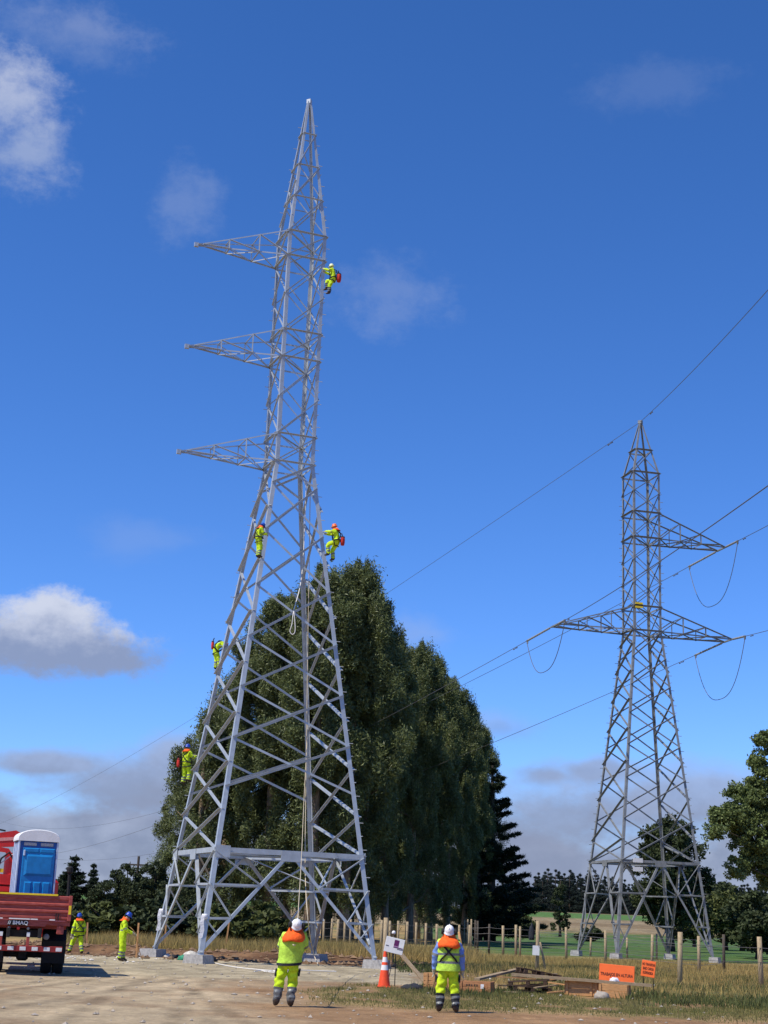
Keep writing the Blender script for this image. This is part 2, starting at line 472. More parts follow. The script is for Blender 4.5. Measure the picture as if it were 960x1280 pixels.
def build_ground():
    ys = np.unique(np.concatenate([np.array([-400, -150, -60, -25, -8]), np.arange(0, 20, 1.), np.arange(20, 60, .3), np.arange(60, 130, .45), np.arange(130, 520, 4.),
                                   np.arange(520, 1500, 60), np.array([1500, 2200, 3500, 5500])]))
    xs = np.unique(np.concatenate([np.array([-5000, -2500, -1200, -600, -300, -160, -90]), np.arange(-60, -22, 1.2), np.arange(-22, 26, .17), np.arange(26, 60, 1.2), np.arange(60, 200, 9.),
                                   np.array([200, 300, 500, 900, 1800, 5000])]))
    X, Y = np.meshgrid(xs, ys); x = X.ravel(); y = Y.ravel(); z = height(x, y)
    nx, ny = len(xs), len(ys)
    idx = np.arange(nx * ny).reshape(ny, nx)
    q = np.stack([idx[:-1, :-1], idx[:-1, 1:], idx[1:, 1:], idx[1:, :-1]], -1).reshape(-1, 4)
    me = bpy.data.meshes.new('ground')
    me.vertices.add(nx * ny); me.vertices.foreach_set('co', np.stack([x, y, z], 1).astype(np.float32).ravel())
    me.loops.add(q.size); me.loops.foreach_set('vertex_index', q.astype(np.int32).ravel())
    me.polygons.add(len(q)); me.polygons.foreach_set('loop_start', np.arange(0, q.size, 4, dtype=np.int32)); me.polygons.foreach_set('loop_total', np.full(len(q), 4, dtype=np.int32))
    me.polygons.foreach_set('use_smooth', np.ones(len(q), dtype=bool))
    me.update()
    c = ground_colour(x, y)
    at_ = me.color_attributes.new('soil', 'FLOAT_COLOR', 'POINT')
    at_.data.foreach_set('color', np.concatenate([c, np.ones((len(c), 1))], 1).astype(np.float32).ravel())
    M = bpy.data.materials.new('soil and field ground'); M.use_nodes = True; t = M.node_tree; t.nodes.clear(); N = NT(t)
    out = N.n('ShaderNodeOutputMaterial'); b = N.n('ShaderNodeBsdfPrincipled'); b.inputs['Roughness'].default_value = .95; b.inputs['Specular IOR Level'].default_value = .15
    a = N.n('ShaderNodeVertexColor'); a.layer_name = 'soil'
    tc = N.n('ShaderNodeTexCoord')
    def nz(s, d=6, r=.65, st=None):
        src = tc.outputs['Object']
        if st:
            mp = N.n('ShaderNodeMapping'); N.lk(src, mp.inputs[0]); mp.inputs['Scale'].default_value = st; src = mp.outputs[0]
        k = N.n('ShaderNodeTexNoise'); N.lk(src, k.inputs['Vector']); k.inputs['Scale'].default_value = s; k.inputs['Detail'].default_value = d; k.inputs['Roughness'].default_value = r
        return k.outputs[0]
    fine = nz(7, 8, .75); mid = nz(1.3, 6, .65); tr = nz(1.1, 5, .6, (.55, .16, 1))
    k = N.m('ADD', N.m('MULTIPLY', fine, .55), N.m('MULTIPLY', mid, .45))
    br = N.smooth(k, .33, .67, .66, 1.30)
    br = N.m('MULTIPLY', br, N.smooth(tr, .35, .62, .84, 1.08))
    cm = N.n('ShaderNodeVectorMath'); cm.operation = 'SCALE'; N.lk(a.outputs[0], cm.inputs[0]); N.lk(br, cm.inputs['Scale'])
    N.lk(cm.outputs[0], b.inputs['Base Color'])
    bp = N.n('ShaderNodeBump'); bp.inputs['Strength'].default_value = .9; bp.inputs['Distance'].default_value = .10
    N.lk(k, bp.inputs['Height']); N.lk(bp.outputs[0], b.inputs['Normal']); N.lk(b.outputs[0], out.inputs[0])
    me.materials.append(M)
    structure(link('ground', me))


build_ground()
def gz(x, y): return float(height(np.array([x]), np.array([y]))[0])
def onground(px, Y, lift=0.):
    p = gx(px, Y); return Vector((p.x, p.y, gz(p.x, p.y) + lift))


# ------------------------------------------------------------------ lattice towers
class Tower:
    def __init__(s, X, Y, rot, prof, material, label, name='lattice_tower'):
        s.c = Vector((X, Y, 0)); s.rot = rot; s.prof = prof; s.mat = material
        s.root = thing(name, (X, Y, 0), label, 'pylon')
        s.braces = []
    def hd(s, z):
        P = s.prof
        for (z0, d0), (z1, d1) in zip(P, P[1:]):
            if z <= z1: return d0 + (d1 - d0) * (z - z0) / (z1 - z0)
        return P[-1][1]
    def cor(s, k, z):
        """corner k (0 near, 1 right, 2 far, 3 left), relative to the tower's base point"""
        a = s.rot + k * PI / 2; d = s.hd(z)
        return Vector((d * math.cos(a), d * math.sin(a), z))
    def nrm(s, k):
        """outward normal of the face between corner k and k+1"""
        a = s.rot + k * PI / 2 + PI / 4; return Vector((math.cos(a), math.sin(a), 0))
    def bar(s, p, q, w, n, out=True, up=None, lst=None, t=.016, name='brace'):
        b = MB(); a = (Vector(q) - Vector(p)).normalized()
        e1 = n.cross(a)
        if e1.z < 0: e1 = -e1
        if up is not None: e1 = up
        off = n * (.012 if out else -.012)
        b.angle(Vector(p) + off, Vector(q) + off, w, t, e1, n if out else -n, 1.15 if out else 1.)
        (s.braces if lst is None else lst).append((w * (Vector(q) - Vector(p)).length, name, b))
    def legs(s, w, zs):
        for k in range(4):
            b = MB(); d1 = (s.cor((k + 1) % 4, 5) - s.cor(k, 5)).normalized(); d2 = (s.cor((k + 3) % 4, 5) - s.cor(k, 5)).normalized()
            pts = [s.cor(k, z) for z in zs]; pr = []
            for z in zs:
                ww = w * (1 if z < zs[1] + .1 else .82) * (.62 if z >= zs[-1] - .1 else 1); t = .022
                if zs[1] - .1 < z < zs[1] + .1: ww = w * .92
                q = [(0, 0), (ww, 0), (ww, t), (t, t), (t, ww), (0, ww)]
                pr.append([d1 * x + d2 * y for x, y in q])
            b.sweep(pts, pr)
            recalc(b.build('leg', s.mat, s.root))
    def panels(s, faces, zs, w):
        for f in faces:
            n = s.nrm(f); c0, c1 = f, (f + 1) % 4
            for z0, z1 in zip(zs, zs[1:]):
                s.bar(s.cor(c0, z0), s.cor(c1, z1), w, n, True)      # rises to the right: flange outside
                s.bar(s.cor(c0, z1), s.cor(c1, z0), w * .92, n, False)    # falls to the right: flange inside
    def ring(s, z, w, diag=True, name='belt_beam'):
        for f in range(4):
            b = MB(); n = s.nrm(f); p, q = s.cor(f, z), s.cor((f + 1) % 4, z)
            b.angle(p + n * .03, q + n * .03, w, .02, Vector((0, 0, 1)), -n)
            recalc(b.build(name, s.mat, s.root))
        if diag:
            s.bar(s.cor(0, z), s.cor(2, z), w * .6, Vector((0, 0, 1)), False)
            s.bar(s.cor(1, z - .05), s.cor(3, z - .05), w * .6, Vector((0, 0, 1)), False)
    def base(s, zf, zb, w, beam):
        z1 = zf + (zb - zf) * .34; z2 = zf + (zb - zf) * .665
        mids = [(s.cor(f, zb) + s.cor((f + 1) % 4, zb)) / 2 for f in range(4)]
        for f in range(4):
            n = s.nrm(f); b = MB(); p, q = s.cor(f, zb), s.cor((f + 1) % 4, zb)
            b.angle(p + n * .03, q + n * .03, beam, .02, Vector((0, 0, 1)), -n); recalc(b.build('belt_beam', s.mat, s.root))
            g = MB(); d = (q - p).normalized()
            g.beam(mids[f] - d * .42 - Vector((0, 0, .12)) + n * .05, mids[f] + d * .42 - Vector((0, 0, .12)) + n * .05, .02, .42, 0, (0, 0, 1)); g.build('gusset_plate', s.mat, s.root)
            for k, sg in ((f, 1), ((f + 1) % 4, -1)):
                foot = s.cor(k, zf + .05); M_ = mids[f]
                V = lambda z: foot + (M_ - foot) * ((z - zf) / (zb - zf))
                s.bar(foot, M_ - n * .02, w * 1.25, n, False)
                for z in (z1, z2): s.bar(s.cor(k, z), V(z), w * .85, n, False)
                s.bar(s.cor(k, z2), V(z1), w * .62, n, True)
                s.bar(s.cor(k, zb - .05), V(z2), w * .62, n, True)
                s.bar(s.cor(k, z1), V(zf + (z1 - zf) * .55), w * .5, n, True)
        for k in range(4):      # hip bracing across each corner, inside the leg
            fa, fb = (k + 3) % 4, k
            foot = s.cor(k, zf + .05)
            for z in (z1, z2):
                a = foot + (mids[fa] - foot) * ((z - zf) / (zb - zf)); b = foot + (mids[fb] - foot) * ((z - zf) / (zb - zf))
                s.bar(a, b, w * .7, Vector((0, 0, 1)), False)
            a = foot + (mids[fa] - foot) * ((z2 - zf) / (zb - zf)); b = foot + (mids[fb] - foot) * ((z2 - zf) / (zb - zf))
            if k: s.bar(a, mids[fb] - s.nrm(fb) * .1, w * .55, s.nrm(fa), False)
            s.bar(s.cor(k, z2), (a + b) / 2, w * .5, s.nrm(fa), False)
        for f in range(4): s.bar(mids[f], mids[(f + 1) % 4], w * .8, Vector((0, 0, 1)), False)
    def bolts(s, k, z0, z1, r=.014, L=.2):
        a = s.rot + k * PI / 2; o_ = Vector((math.cos(a), math.sin(a), 0)); tn = Vector((-o_.y, o_.x, 0))
        b = MB(); b.tube([(0, 0, 0), (L, 0, 0)], r, 5); proto = b.build('step_bolt', s.mat, s.root)
        z = z0; i = 0
        while z < z1:
            o = proto if i == 0 else proto.copy()
            if i: COL.objects.link(o); o.parent = s.root
            o.location = s.cor(k, z); d = (o_ + tn * (.9 if i % 2 else -.9)); o.rotation_euler = (0, 0, math.atan2(d.y, d.x))
            z += .55; i += 1
    def arm(s, f, zb, zt, tips, w, fr=(.32, .65), label=None):
        """cross-arm on face f: chords meeting at tip points (world relative), braces as sub-parts"""
        n = s.nrm(f); c0, c1 = f, (f + 1) % 4
        T0, T1 = tips
        B0, B1, U0, U1 = s.cor(c0, zb), s.cor(c1, zb), s.cor(c0, zt), s.cor(c1, zt)
        Zv = Vector((0, 0, 1)); side = (B1 - B0).normalized()
        b = MB()
        for P, T, sg in ((B0, T0, -1), (B1, T1, 1)):
            b.angle(P, T, w * 1.05, .016, Zv, side * -sg)
        for P, T, sg in ((U0, T0, -1), (U1, T1, 1)):
            b.angle(P, T + Vector((0, 0, .06)), w * .9, .016, side, -Zv)
        if (T0 - T1).length > .3: b.beam(T0 - side * .15, T1 + side * .15, w * 1.3, w, 0)
        else: b.box((T0 + T1) / 2 + n * .05, (.2, .12, .2), 0, Matrix.Rotation(math.atan2(n.y, n.x), 3, 'Z'))
        A = recalc(b.build('cross_arm', s.mat, s.root))
        lst = []
        fr = (0,) + tuple(fr)
        L = lambda P, T, t: P + (T - P) * t
        for i, t in enumerate(fr):
            b0, b1, u0, u1 = L(B0, T0, t), L(B1, T1, t), L(U0, T0, t), L(U1, T1, t)
            if t > 0:
                s.bar(b0, u0, w * .75, -side, True, lst=lst); s.bar(b1, u1, w * .75, side, True, lst=lst)
                s.bar(b0, b1, w * .75, Zv, False, lst=lst); s.bar(u0, u1, w * .6, Zv, False, lst=lst)
            nt = fr[i + 1] if i + 1 < len(fr) else .93
            s.bar(L(U0, T0, nt), b0, w * .8, -side, True, lst=lst); s.bar(L(U1, T1, nt), b1, w * .8, side, True, lst=lst)
            if i + 1 < len(fr):
                x, y = (b0, L(B1, T1, nt)) if i % 2 == 0 else (b1, L(B0, T0, nt))
                s.bar(x, y, w * .7, Zv, False, lst=lst)
                s.bar(b1 if i % 2 == 0 else b0, L(B0, T0, nt) if i % 2 == 0 else L(B1, T1, nt), w * .7, Zv, False, lst=lst)
        for _, nm, bb in lst: recalc(bb.build('brace', s.mat, A))
        return A
    def finish(s):
        s.braces.sort(key=lambda e: -e[0])
        for _, nm, b in s.braces[:100]: recalc(b.build('brace', s.mat, s.root))
        if len(s.braces) > 100:
            B = MB()
            for _, nm, b in s.braces[100:]: B.add(b.v, b.f)
            o = recalc(B.build('brace', s.mat, s.root)); o['kind'] = 'stuff'


# the tower being erected
T1 = Tower(-4.398, 66, 4.302, [(.35, 5.234), (21.52, 1.29), (32.73, 1.313), (40.1, .13)], steel,
           'tall bright galvanised lattice tower under erection, its three cross-arms all pointing left')
T1.legs(.19, [.30, 21.52, 32.73, 40.1])
A_lv = [6.885, 8.906, 11.07, 13.263, 15.615, 18.16, 20.42, 21.52]
B_lv = [4.36, 5.95, 7.9, 9.95, 12.15, 14.42, 16.8, 19.3, 21.52]
T1.panels([0, 2], A_lv, .10)
T1.panels([3, 1], B_lv, .10)
T1.panels([0, 1, 2, 3], [21.52, 22.82, 24.6, 26.49, 27.82, 29.62, 31.49, 32.73], .054)
T1.panels([0, 2], [32.73, 34.65, 36.41], .06); T1.panels([1, 3], [33.6, 35.5], .055)
for z in (34.65, 36.41, 38.2):
    for f in range(4): T1.bar(T1.cor(f, z), T1.cor((f + 1) % 4, z), .055, T1.nrm(f), True)
T1.bar(T1.cor(0, 36.41), T1.cor(1, 38.2), .07, T1.nrm(0)); T1.bar(T1.cor(2, 36.41), T1.cor(3, 38.2), .07, T1.nrm(2))
for z in (21.52, 22.82, 26.49, 27.82, 31.49, 32.73):
    for f in range(4): T1.bar(T1.cor(f, z), T1.cor((f + 1) % 4, z), .075, T1.nrm(f), True)
    T1.bar(T1.cor(0, z), T1.cor(2, z), .055, Vector((0, 0, 1)), False)
T1.base(.33, 4.36, .10, .20)
T1.bolts(1, 3, 39, .016, .17); T1.bolts(3, 3, 39, .016, .17)
an = T1.rot - PI / 4
for z, zt, L in ((21.52, 22.82, 5.06), (26.49, 27.82, 5.06), (31.49, 32.73, 4.98)):
    t = Vector((L * math.cos(an), L * math.sin(an), z)); sdv = Vector((-math.sin(an), math.cos(an), 0))
    T1.arm(3, z, zt, (t + sdv * .06, t - sdv * .06), .06)
g = MB(); g.box((0, 0, 40.1), (.2, .2, .22), 0, Matrix.Rotation(T1.rot, 3, 'Z')); g.build('peak_cap', steel, T1.root)
for k in range(4):      # splice plates at belt corners
    g = MB(); c = T1.cor(k, 4.30); n = T1.nrm(k); d = (T1.cor((k + 1) % 4, 4.3) - c).normalized()
    g.beam(c + d * .0 + n * .06, c + d * .62 + n * .06, .02, .46); g.build('gusset_plate', steel, T1.root)
T1.finish()

# concrete footings
for k, lb in enumerate(('concrete block under the nearest leg, partly hidden by bags', 'concrete block under the right leg, seen beside the cone',
                        'sloping concrete block under the farthest tower leg', 'squat concrete block under the left leg, beside the worker with the stick')):
    c = T1.c + T1.cor(k, .30); b = MB(); b.box((0, 0, .0), (.95, .95, .62), 0, Matrix.Rotation(T1.rot, 3, 'Z'), .86)
    o = b.build('concrete_footing', concrete); o.location = (c.x, c.y, .02); tag(o, lb, 'footing', 'concrete footings under the tower legs')

# the finished tower behind
T2 = Tower(19.458, 110.85, 4.1691, [(.05, 5.139), (23.24, 1.555), (35.38, 1.515), (39.67, .14)], steel_old,
           'darker finished lattice tower in the field at right, carrying the power lines')
T2.legs(.19, [.0, 23.24, 35.38, 39.67])
A2 = [6.577, 9.47, 12.36, 14.73, 17.03, 19.1, 21.2, 23.24]
B2 = [6.577, 8.05, 10.95, 13.55, 15.9, 18.05, 20.15, 22.2, 23.24]
T2.panels([0, 2], A2, .105); T2.panels([3, 1], B2, .105)
T2.panels([0, 1, 2, 3], [23.24, 25.05, 26.8, 28.55, 30.3, 32.27, 33.85, 35.38], .06)
T2.panels([0, 2], [35.38, 37.3], .08)
for z in (23.24, 25.05, 30.3, 32.27, 35.38, 37.3):
    for f in range(4): T2.bar(T2.cor(f, z), T2.cor((f + 1) % 4, z), .12, T2.nrm(f), True)
    T2.bar(T2.cor(0, z), T2.cor(2, z), .08, Vector((0, 0, 1)), False)
T2.base(.1, 6.577, .11, .17)
T2.bolts(1, 4, 34, .02, .24); T2.bolts(3, 4, 34, .02, .24)
an = T2.rot - PI / 4; DL = Vector((math.cos(an), math.sin(an), 0)); SD = Vector((-DL.y, DL.x, 0))
TIPS = {}
for key, z, zt, L, f, dr in (('l', 23.24, 25.05, 6.85, 3, 1), ('r', 23.24, 25.05, 7.0, 1, -1), ('u', 30.3, 32.27, 6.6, 1, -1)):
    c = DL * dr * L + Vector((0, 0, z))
    c0, c1 = T2.cor(f, z), T2.cor((f + 1) % 4, z); s_ = (c1 - c0).normalized()
    T0_, T1_ = c - s_ * .62, c + s_ * .62
    T2.arm(f, z, zt, (T0_, T1_), .095, (.3, .62))
    w0, w1 = T2.c + T0_, T2.c + T1_
    TIPS[key] = (w0, w1) if w0.y < w1.y else (w1, w0)      # (towards the viewer, away)
g = MB(); g.box((0, 0, 39.72), (.3, .3, .24), 0, Matrix.Rotation(T2.rot, 3, 'Z')); g.build('peak_cap', steel_old, T2.root)
# number plates and warning plate on the tower
n0 = T2.nrm(0); d0 = (T2.cor(1, 6.5) - T2.cor(0, 6.5)).normalized()
for dz in (.12, -.48):
    g = MB(); p = T2.cor(0, 6.5) + d0 * 1.15 + n0 * .2 + Vector((0, 0, dz)); g.beam(p - d0 * .36, p + d0 * .36, .03, .3); g.build('number_plate', white_m, T2.root)
g = MB(); p = T2.cor(0, 25) + d0 * .35 + n0 * .15
for i in range(3): g.beam(p - d0 * .3 + Vector((0, 0, .2 - .14 * i)), p + d0 * .3 + Vector((0, 0, .2 - .14 * i)), .03, .14, int(i == 1))
g.build('warning_plate', [yellow_m, black_m], T2.root)
T2.finish()
for k, lb in enumerate(('concrete stub under the nearest leg of the far tower', 'concrete stub under the right leg of the far tower', 'concrete stub under the rear leg of the far tower', 'concrete stub under the left leg of the far tower')):
    c = T2.c + T2.cor(k, .05); b = MB(); b.box((0, 0, 0), (.7, .7, .5), 0, Matrix.Rotation(T2.rot, 3, 'Z'), .9)
    o = b.build('concrete_footing', concrete); o.location = (c.x, c.y, gz(c.x, c.y) + .12); tag(o, lb, 'footing', 'concrete stubs under the far tower')

# ------------------------------------------------------------------ power lines
AL, AR = 1.9453, -1.5653
def wire_pts(P0, ang, b, c, s0, s1, n):
    o = []
    for i in range(n + 1):
        s = s0 + (s1 - s0) * i / n
        o.append(Vector((P0.x + s * math.cos(ang), P0.y + s * math.sin(ang), P0.z + b * s + c * s * s)))
    return o
def wire(P0, ang, b, c, s0, s1, r, label):
    B = MB(); B.tube(wire_pts(P0, ang, b, c, s0, s1, 60), r, 5); o = B.build('power_line', cable_m); return tag(o, label, 'cable', 'power lines')
G0 = T2.c + Vector((0, 0, 39.75))
wire(G0, AL, -.0832, .0001, 0, 420, .020, 'thin earth wire running from the far tower peak down to the left')
wire(G0, AR, -.163, .00063, 0, 130, .022, 'thin earth wire rising from the far tower peak to upper right')
ARMN = {'l': 'left cross-arm', 'r': 'lower right cross-arm', 'u': 'upper right cross-arm'}
for k in 'lru':
    near, far = TIPS[k]
    ends = []
    for P0, ang, b, c, S, side in ((far, AL, -.110, .00027, 420, 'away to the left'), (near, AR, -.1254, .000285, 135, 'towards the upper right')):
        IL = 4.0
        wire(P0, ang, b, c, IL, S, .023, 'dark conductor from the %s of the far tower running %s' % (ARMN[k], side))
        p, q = wire_pts(P0, ang, b, c, 0, IL, 1)
        t = thing('insulator_string', P0, 'grey insulator on far tower %s pointing %s' % (ARMN[k], side), 'insulator', 'insulators on the far tower')
        B = MB(); d = (q - p); n = 26; pts = []; rs = []
        for i in range(n):
            f = .08 + .84 * i / (n - 1); pts.append(d * f); rs.append(.085 if i % 2 else .06)
        B.tube(pts, rs, 8); B.build('insulator_rod', insul_m, t)
        B = MB(); B.tube([d * -.0, d * .085], .04, 6); B.build('fitting', steel_old, t)
        B = MB(); B.tube([d * .915, d * 1.0], .075, 6); B.box(d * .97 + Vector((0, 0, -.12)), (.12, .12, .2)); B.build('clamp', steel_old, t)
        ends.append(q)
        # vibration damper
        B = MB(); w_ = wire_pts(P0, ang, b, c, IL + 1.6, IL + 2.2, 2); B.tube([x - Vector((0, 0, .09)) for x in w_], [.05, .016, .05], 6); B.tube([w_[1], w_[1] - Vector((0, 0, .09))], .02, 5)
        tag(B.build('vibration_damper', cable_m), 'small damper on the conductor of the %s, %s' % (ARMN[k], side), 'damper', 'vibration dampers')
    a, b_ = ends; pts = []
    for i in range(25):
        u = i / 24; x = 2 * u - 1
        pts.append(a.lerp(b_, u) - Vector((0, 0, (3.0 if k == 'l' else 4.0) * (1 - abs(x) ** 2.6))) + (T2.c - a).normalized() * 0)
    B = MB(); B.tube(pts, .026, 5); tag(B.build('jumper_cable', cable_m), 'dark jumper loop hanging below the %s of the far tower' % ARMN[k], 'cable', 'jumper loops')
B = MB(); p = wire_pts(G0, AL, -.0832, .0001, 4.2, 4.9, 2); B.tube([x - Vector((0, 0, .1)) for x in p], [.06, .02, .06], 6); B.tube([p[1], p[1] - Vector((0, 0, .1))], .02, 5)
tag(B.build('vibration_damper', cable_m), 'small damper on the earth wire left of the far tower peak', 'damper', 'vibration dampers')
B = MB(); p = wire_pts(G0, AR, -.163, .00063, 4.2, 4.9, 2); B.tube([x - Vector((0, 0, .1)) for x in p], [.06, .02, .06], 6); B.tube([p[1], p[1] - Vector((0, 0, .1))], .02, 5)
tag(B.build('vibration_damper', cable_m), 'small damper on the earth wire right of the far tower peak', 'damper', 'vibration dampers')
# ------------------------------------------------------------------ vegetation
def leaf_quads(rng, C, n, rad, lw, ll, droop=0., flat=0., shell=.55):
    """n leaves in each clump: C (k,3) centres, rad (k,3) radii -> separate quads"""
    k = len(C)
    d = rng.normal(size=(k, n, 3)); d /= np.linalg.norm(d, axis=2, keepdims=True)
    r = shell + (1 - shell) * rng.random((k, n, 1)) ** .7
    r = r * (.8 + .45 * rng.random((k, n, 1)) ** 3)
    P = (C[:, None, :] + d * r * rad[:, None, :]).reshape(-1, 3)
    N_ = k * n
    ax = rng.normal(size=(N_, 3)); ax[:, 2] *= 1 - flat
    ax += d.reshape(-1, 3) * .5
    ax[:, 2] -= droop * 1.6
    ax /= np.linalg.norm(ax, axis=1, keepdims=True)
    t = rng.normal(size=(N_, 3)); w = np.cross(ax, t); w /= np.linalg.norm(w, axis=1, keepdims=True) + 1e-9
    L = (ll * (.6 + .8 * rng.random(N_)))[:, None]; W = (lw * (.6 + .8 * rng.random(N_)))[:, None]
    a = P - w * W * .5; b = P + w * W * .5; bow = np.cross(ax, w) * L * .12
    return np.stack([P - ax * L * .45, b + bow, P + ax * L * .55, a + bow], 1).reshape(-1, 3)


def limb_mesh(rng, H, r0, branches, lean=(0, 0), rise=.35):
    B = MB(); pts = []; rs = []
    for i in range(9):
        f = i / 8; pts.append((lean[0] * f + .25 * math.sin(3 * f + H) * f, lean[1] * f + .2 * math.sin(4 * f) * f, H * f)); rs.append(r0 * (1.25 - f) if i else r0 * 1.5)
    B.tube(pts, rs, 8)
    for p in branches:
        p = Vector(p); z0 = max(.12 * H, min(p.z - rise * Vector((p.x, p.y)).length - .6, H * .93)); f = z0 / H
        q = Vector((lean[0] * f, lean[1] * f, z0)); mid = (q + p) / 2 + Vector((0, 0, -.12 * (p - q).length))
        rb = r0 * (1.1 - f) * .42
        B.tube([q, mid, p], [rb, rb * .7, rb * .3], 5)
    return B


def mb_mesh(B, name, material):
    me = bpy.data.meshes.new(name); me.from_pydata([tuple(v) for v in B.v], [], B.f); me.materials.append(material)
    me.polygons.foreach_set('use_smooth', [True] * len(me.polygons)); me.update(); return me


def euc_meshes(seed, H, R_, npl, nleaf, lo=.10, thin=False):
    rng = np.random.default_rng(seed)
    C = []; rad = []
    for i in range(npl):
        f = lo + (.985 - lo) * rng.random() ** (.85)
        prof = np.interp(f, [.05, .2, .45, .7, .88, 1.0], [.72, .95, 1.0, .93, .68, .18])
        a = rng.random() * 2 * PI
        lob = 1 + .34 * math.sin(3 * a + seed) * math.sin(f * 9 + seed)
        q = (rng.random() ** .35 if rng.random() < .8 else rng.random())
        r = R_ * prof * lob * q
        if f < .45 and rng.random() < .42: continue
        C.append((r * math.cos(a), r * math.sin(a), f * H - .3))
        s = (.42 + .68 * rng.random() ** 1.5) * (1.0 if f < .85 else .85)
        rad.append((s, s, s * (1.15 + .9 * rng.random())))
    for j in range(4):      # leading shoots
        C.append((rng.normal() * .35, rng.normal() * .35, H - .5 - .55 * j)); rad.append((.28 + .12 * j, .28 + .12 * j, .9))
    for j in range(6):     # spires standing out of the crown
        f = .62 + .33 * rng.random(); a = rng.random() * 2 * PI; r = R_ * np.interp(f, [.6, .95], [.8, .30]) * (.7 + .4 * rng.random())
        for k in range(3): C.append((r * math.cos(a) * (1 - .08 * k), r * math.sin(a) * (1 - .08 * k), f * H + .9 * k - .4)); s = .6 - .12 * k; rad.append((s, s, .85))
    C = np.array(C); rad = np.array(rad)
    me = np_mesh('crown', leaf_quads(rng, C, nleaf, rad, .064, .27, droop=-.15, shell=.25), 4, leaf_euc)
    br = [c for c in C[rng.permutation(len(C))[:26]]]
    tm = mb_mesh(limb_mesh(rng, H * .95, .30, br), 'trunk', bark)
    return me, tm


def conifer_meshes(seed, H, R_, n, leafm, ll=.34, nleaf=150, lo=.06, curve=1.0, gap=.0):
    rng = np.random.default_rng(seed); C = []; rad = []; br = []
    for i in range(n):
        f = lo + (1 - lo) * (i + rng.random()) / n
        prof = (1 - f) ** curve * (.8 + .4 * rng.random())
        nb = max(2, int(6 * (1 - f) + 2))
        for k in range(nb):
            a = rng.random() * 2 * PI; L = R_ * prof
            for u in (.45, .75, 1.0):
                C.append((L * u * math.cos(a), L * u * math.sin(a), f * H + .12 * L * u - .25 * L * (1 - u)))
                s = max(.16, (.30 + .16 * L * (1.15 - u)) * (.8 + .4 * rng.random())); rad.append((s * 1.25, s * 1.25, s * .6))
            if k == 0: br.append(C[-1])
    C.append((0, 0, H * .985)); rad.append((.15, .15, .5))
    C = np.array(C); rad = np.array(rad)
    me = np_mesh('crown', leaf_quads(rng, C, nleaf, rad, .09, ll, droop=-.25, shell=.1), 4, leafm)
    return me, mb_mesh(limb_mesh(rng, H * .97, .02 * H, br[:24]), 'trunk', bark_dk)


def lobe_meshes(seed, lobes, ncl, nleaf, lw, ll, leafm, H, r0, cl=.7, trunkm=None, lean=(0, 0), rise=.35):
    """broad-leaved crown: lobes = (x, y, z, rx, ry, rz); clumps sit on and inside each lobe"""
    rng = np.random.default_rng(seed); C = []; rad = []; br = []
    vol = np.array([l[3] * l[4] * l[5] for l in lobes]); cnt = np.maximum(3, (ncl * vol ** .7 / (vol ** .7).sum())).astype(int)
    for l, k in zip(lobes, cnt):
        for i in range(k):
            d = rng.normal(size=3); d /= np.linalg.norm(d); q = .35 + .65 * rng.random() ** .45
            C.append((l[0] + d[0] * l[3] * q, l[1] + d[1] * l[4] * q, l[2] + d[2] * l[5] * q))
            s = cl * (.55 + .8 * rng.random()); rad.append((s, s, s * .72))
            if i % max(6, ncl // 40) == 0: br.append(C[-1])
    C = np.array(C); rad = np.array(rad)
    me = np_mesh('crown', leaf_quads(rng, C, nleaf, rad, lw, ll, droop=.15, shell=.3), 4, leafm)
    return me, mb_mesh(limb_mesh(rng, H, r0, br, lean, rise), 'trunk', trunkm or bark_dk)


def plant(name, meshes, loc, rz, s, label, cat='tree', group=None, parts=('crown', 'trunk')):
    t = thing(name, loc, label, cat, group, rz); t.scale = (s if isinstance(s, tuple) else (s, s, s))
    for nm, me in zip(parts, meshes): link(nm, me, t)
    return t


def top_z(px, py, Y): return atn(px, py, Y).z

# the tall eucalyptus row behind the new tower
EUC = [euc_meshes(3, 24, 3.5, 250, 620), euc_meshes(8, 24, 3.2, 240, 620), euc_meshes(21, 24, 3.6, 260, 620), euc_meshes(34, 24, 3.0, 210, 600)]
EUC_S = [euc_meshes(55, 15, 2.2, 75, 420, lo=.16), euc_meshes(67, 15, 2.6, 85, 420, lo=.14)]
rowspec = [(330, 742, 130, 0, 1.0, 'sunlit tall eucalypt rising behind the left half of the bright tower'),
           (386, 712, 128, 1, 1.05, 'tall sunlit eucalypt directly behind the middle of the bright tower'),
           (428, 704, 130, 2, .95, 'tallest eucalypt, topping out beside the bright tower right leg'),
           (452, 744, 137, 0, .72, 'eucalypt with a rounded shoulder, just right of the tallest one'),
           (480, 796, 145, 1, .78, 'eucalypt stepping down from the tallest, behind the white sign'),
           (511, 806, 152, 2, .82, 'mostly shaded eucalypt in the middle of the row'),
           (535, 822, 160, 3, .90, 'eucalypt above the worker in the blue shirt, the third from the pine'),
           (558, 846, 168, 0, .86, 'eucalypt second from the pine at the end of the row'),
           (580, 879, 178, 1, .85, 'slim eucalypt touching the pine, near the row end'),
           (598, 912, 186, 3, .92, 'smallest looking eucalypt, last of the row before the pine')]
for i, (px, py, Y, v, sx, lb) in enumerate(rowspec):
    p = onground(px, Y); h = top_z(px, py, Y) - p.z; s = h / 24
    plant('eucalyptus_tree', EUC[v], p, i * 1.9 + .4, (s * sx, s * sx, s), lb, 'tree', 'eucalyptus row behind the tower')
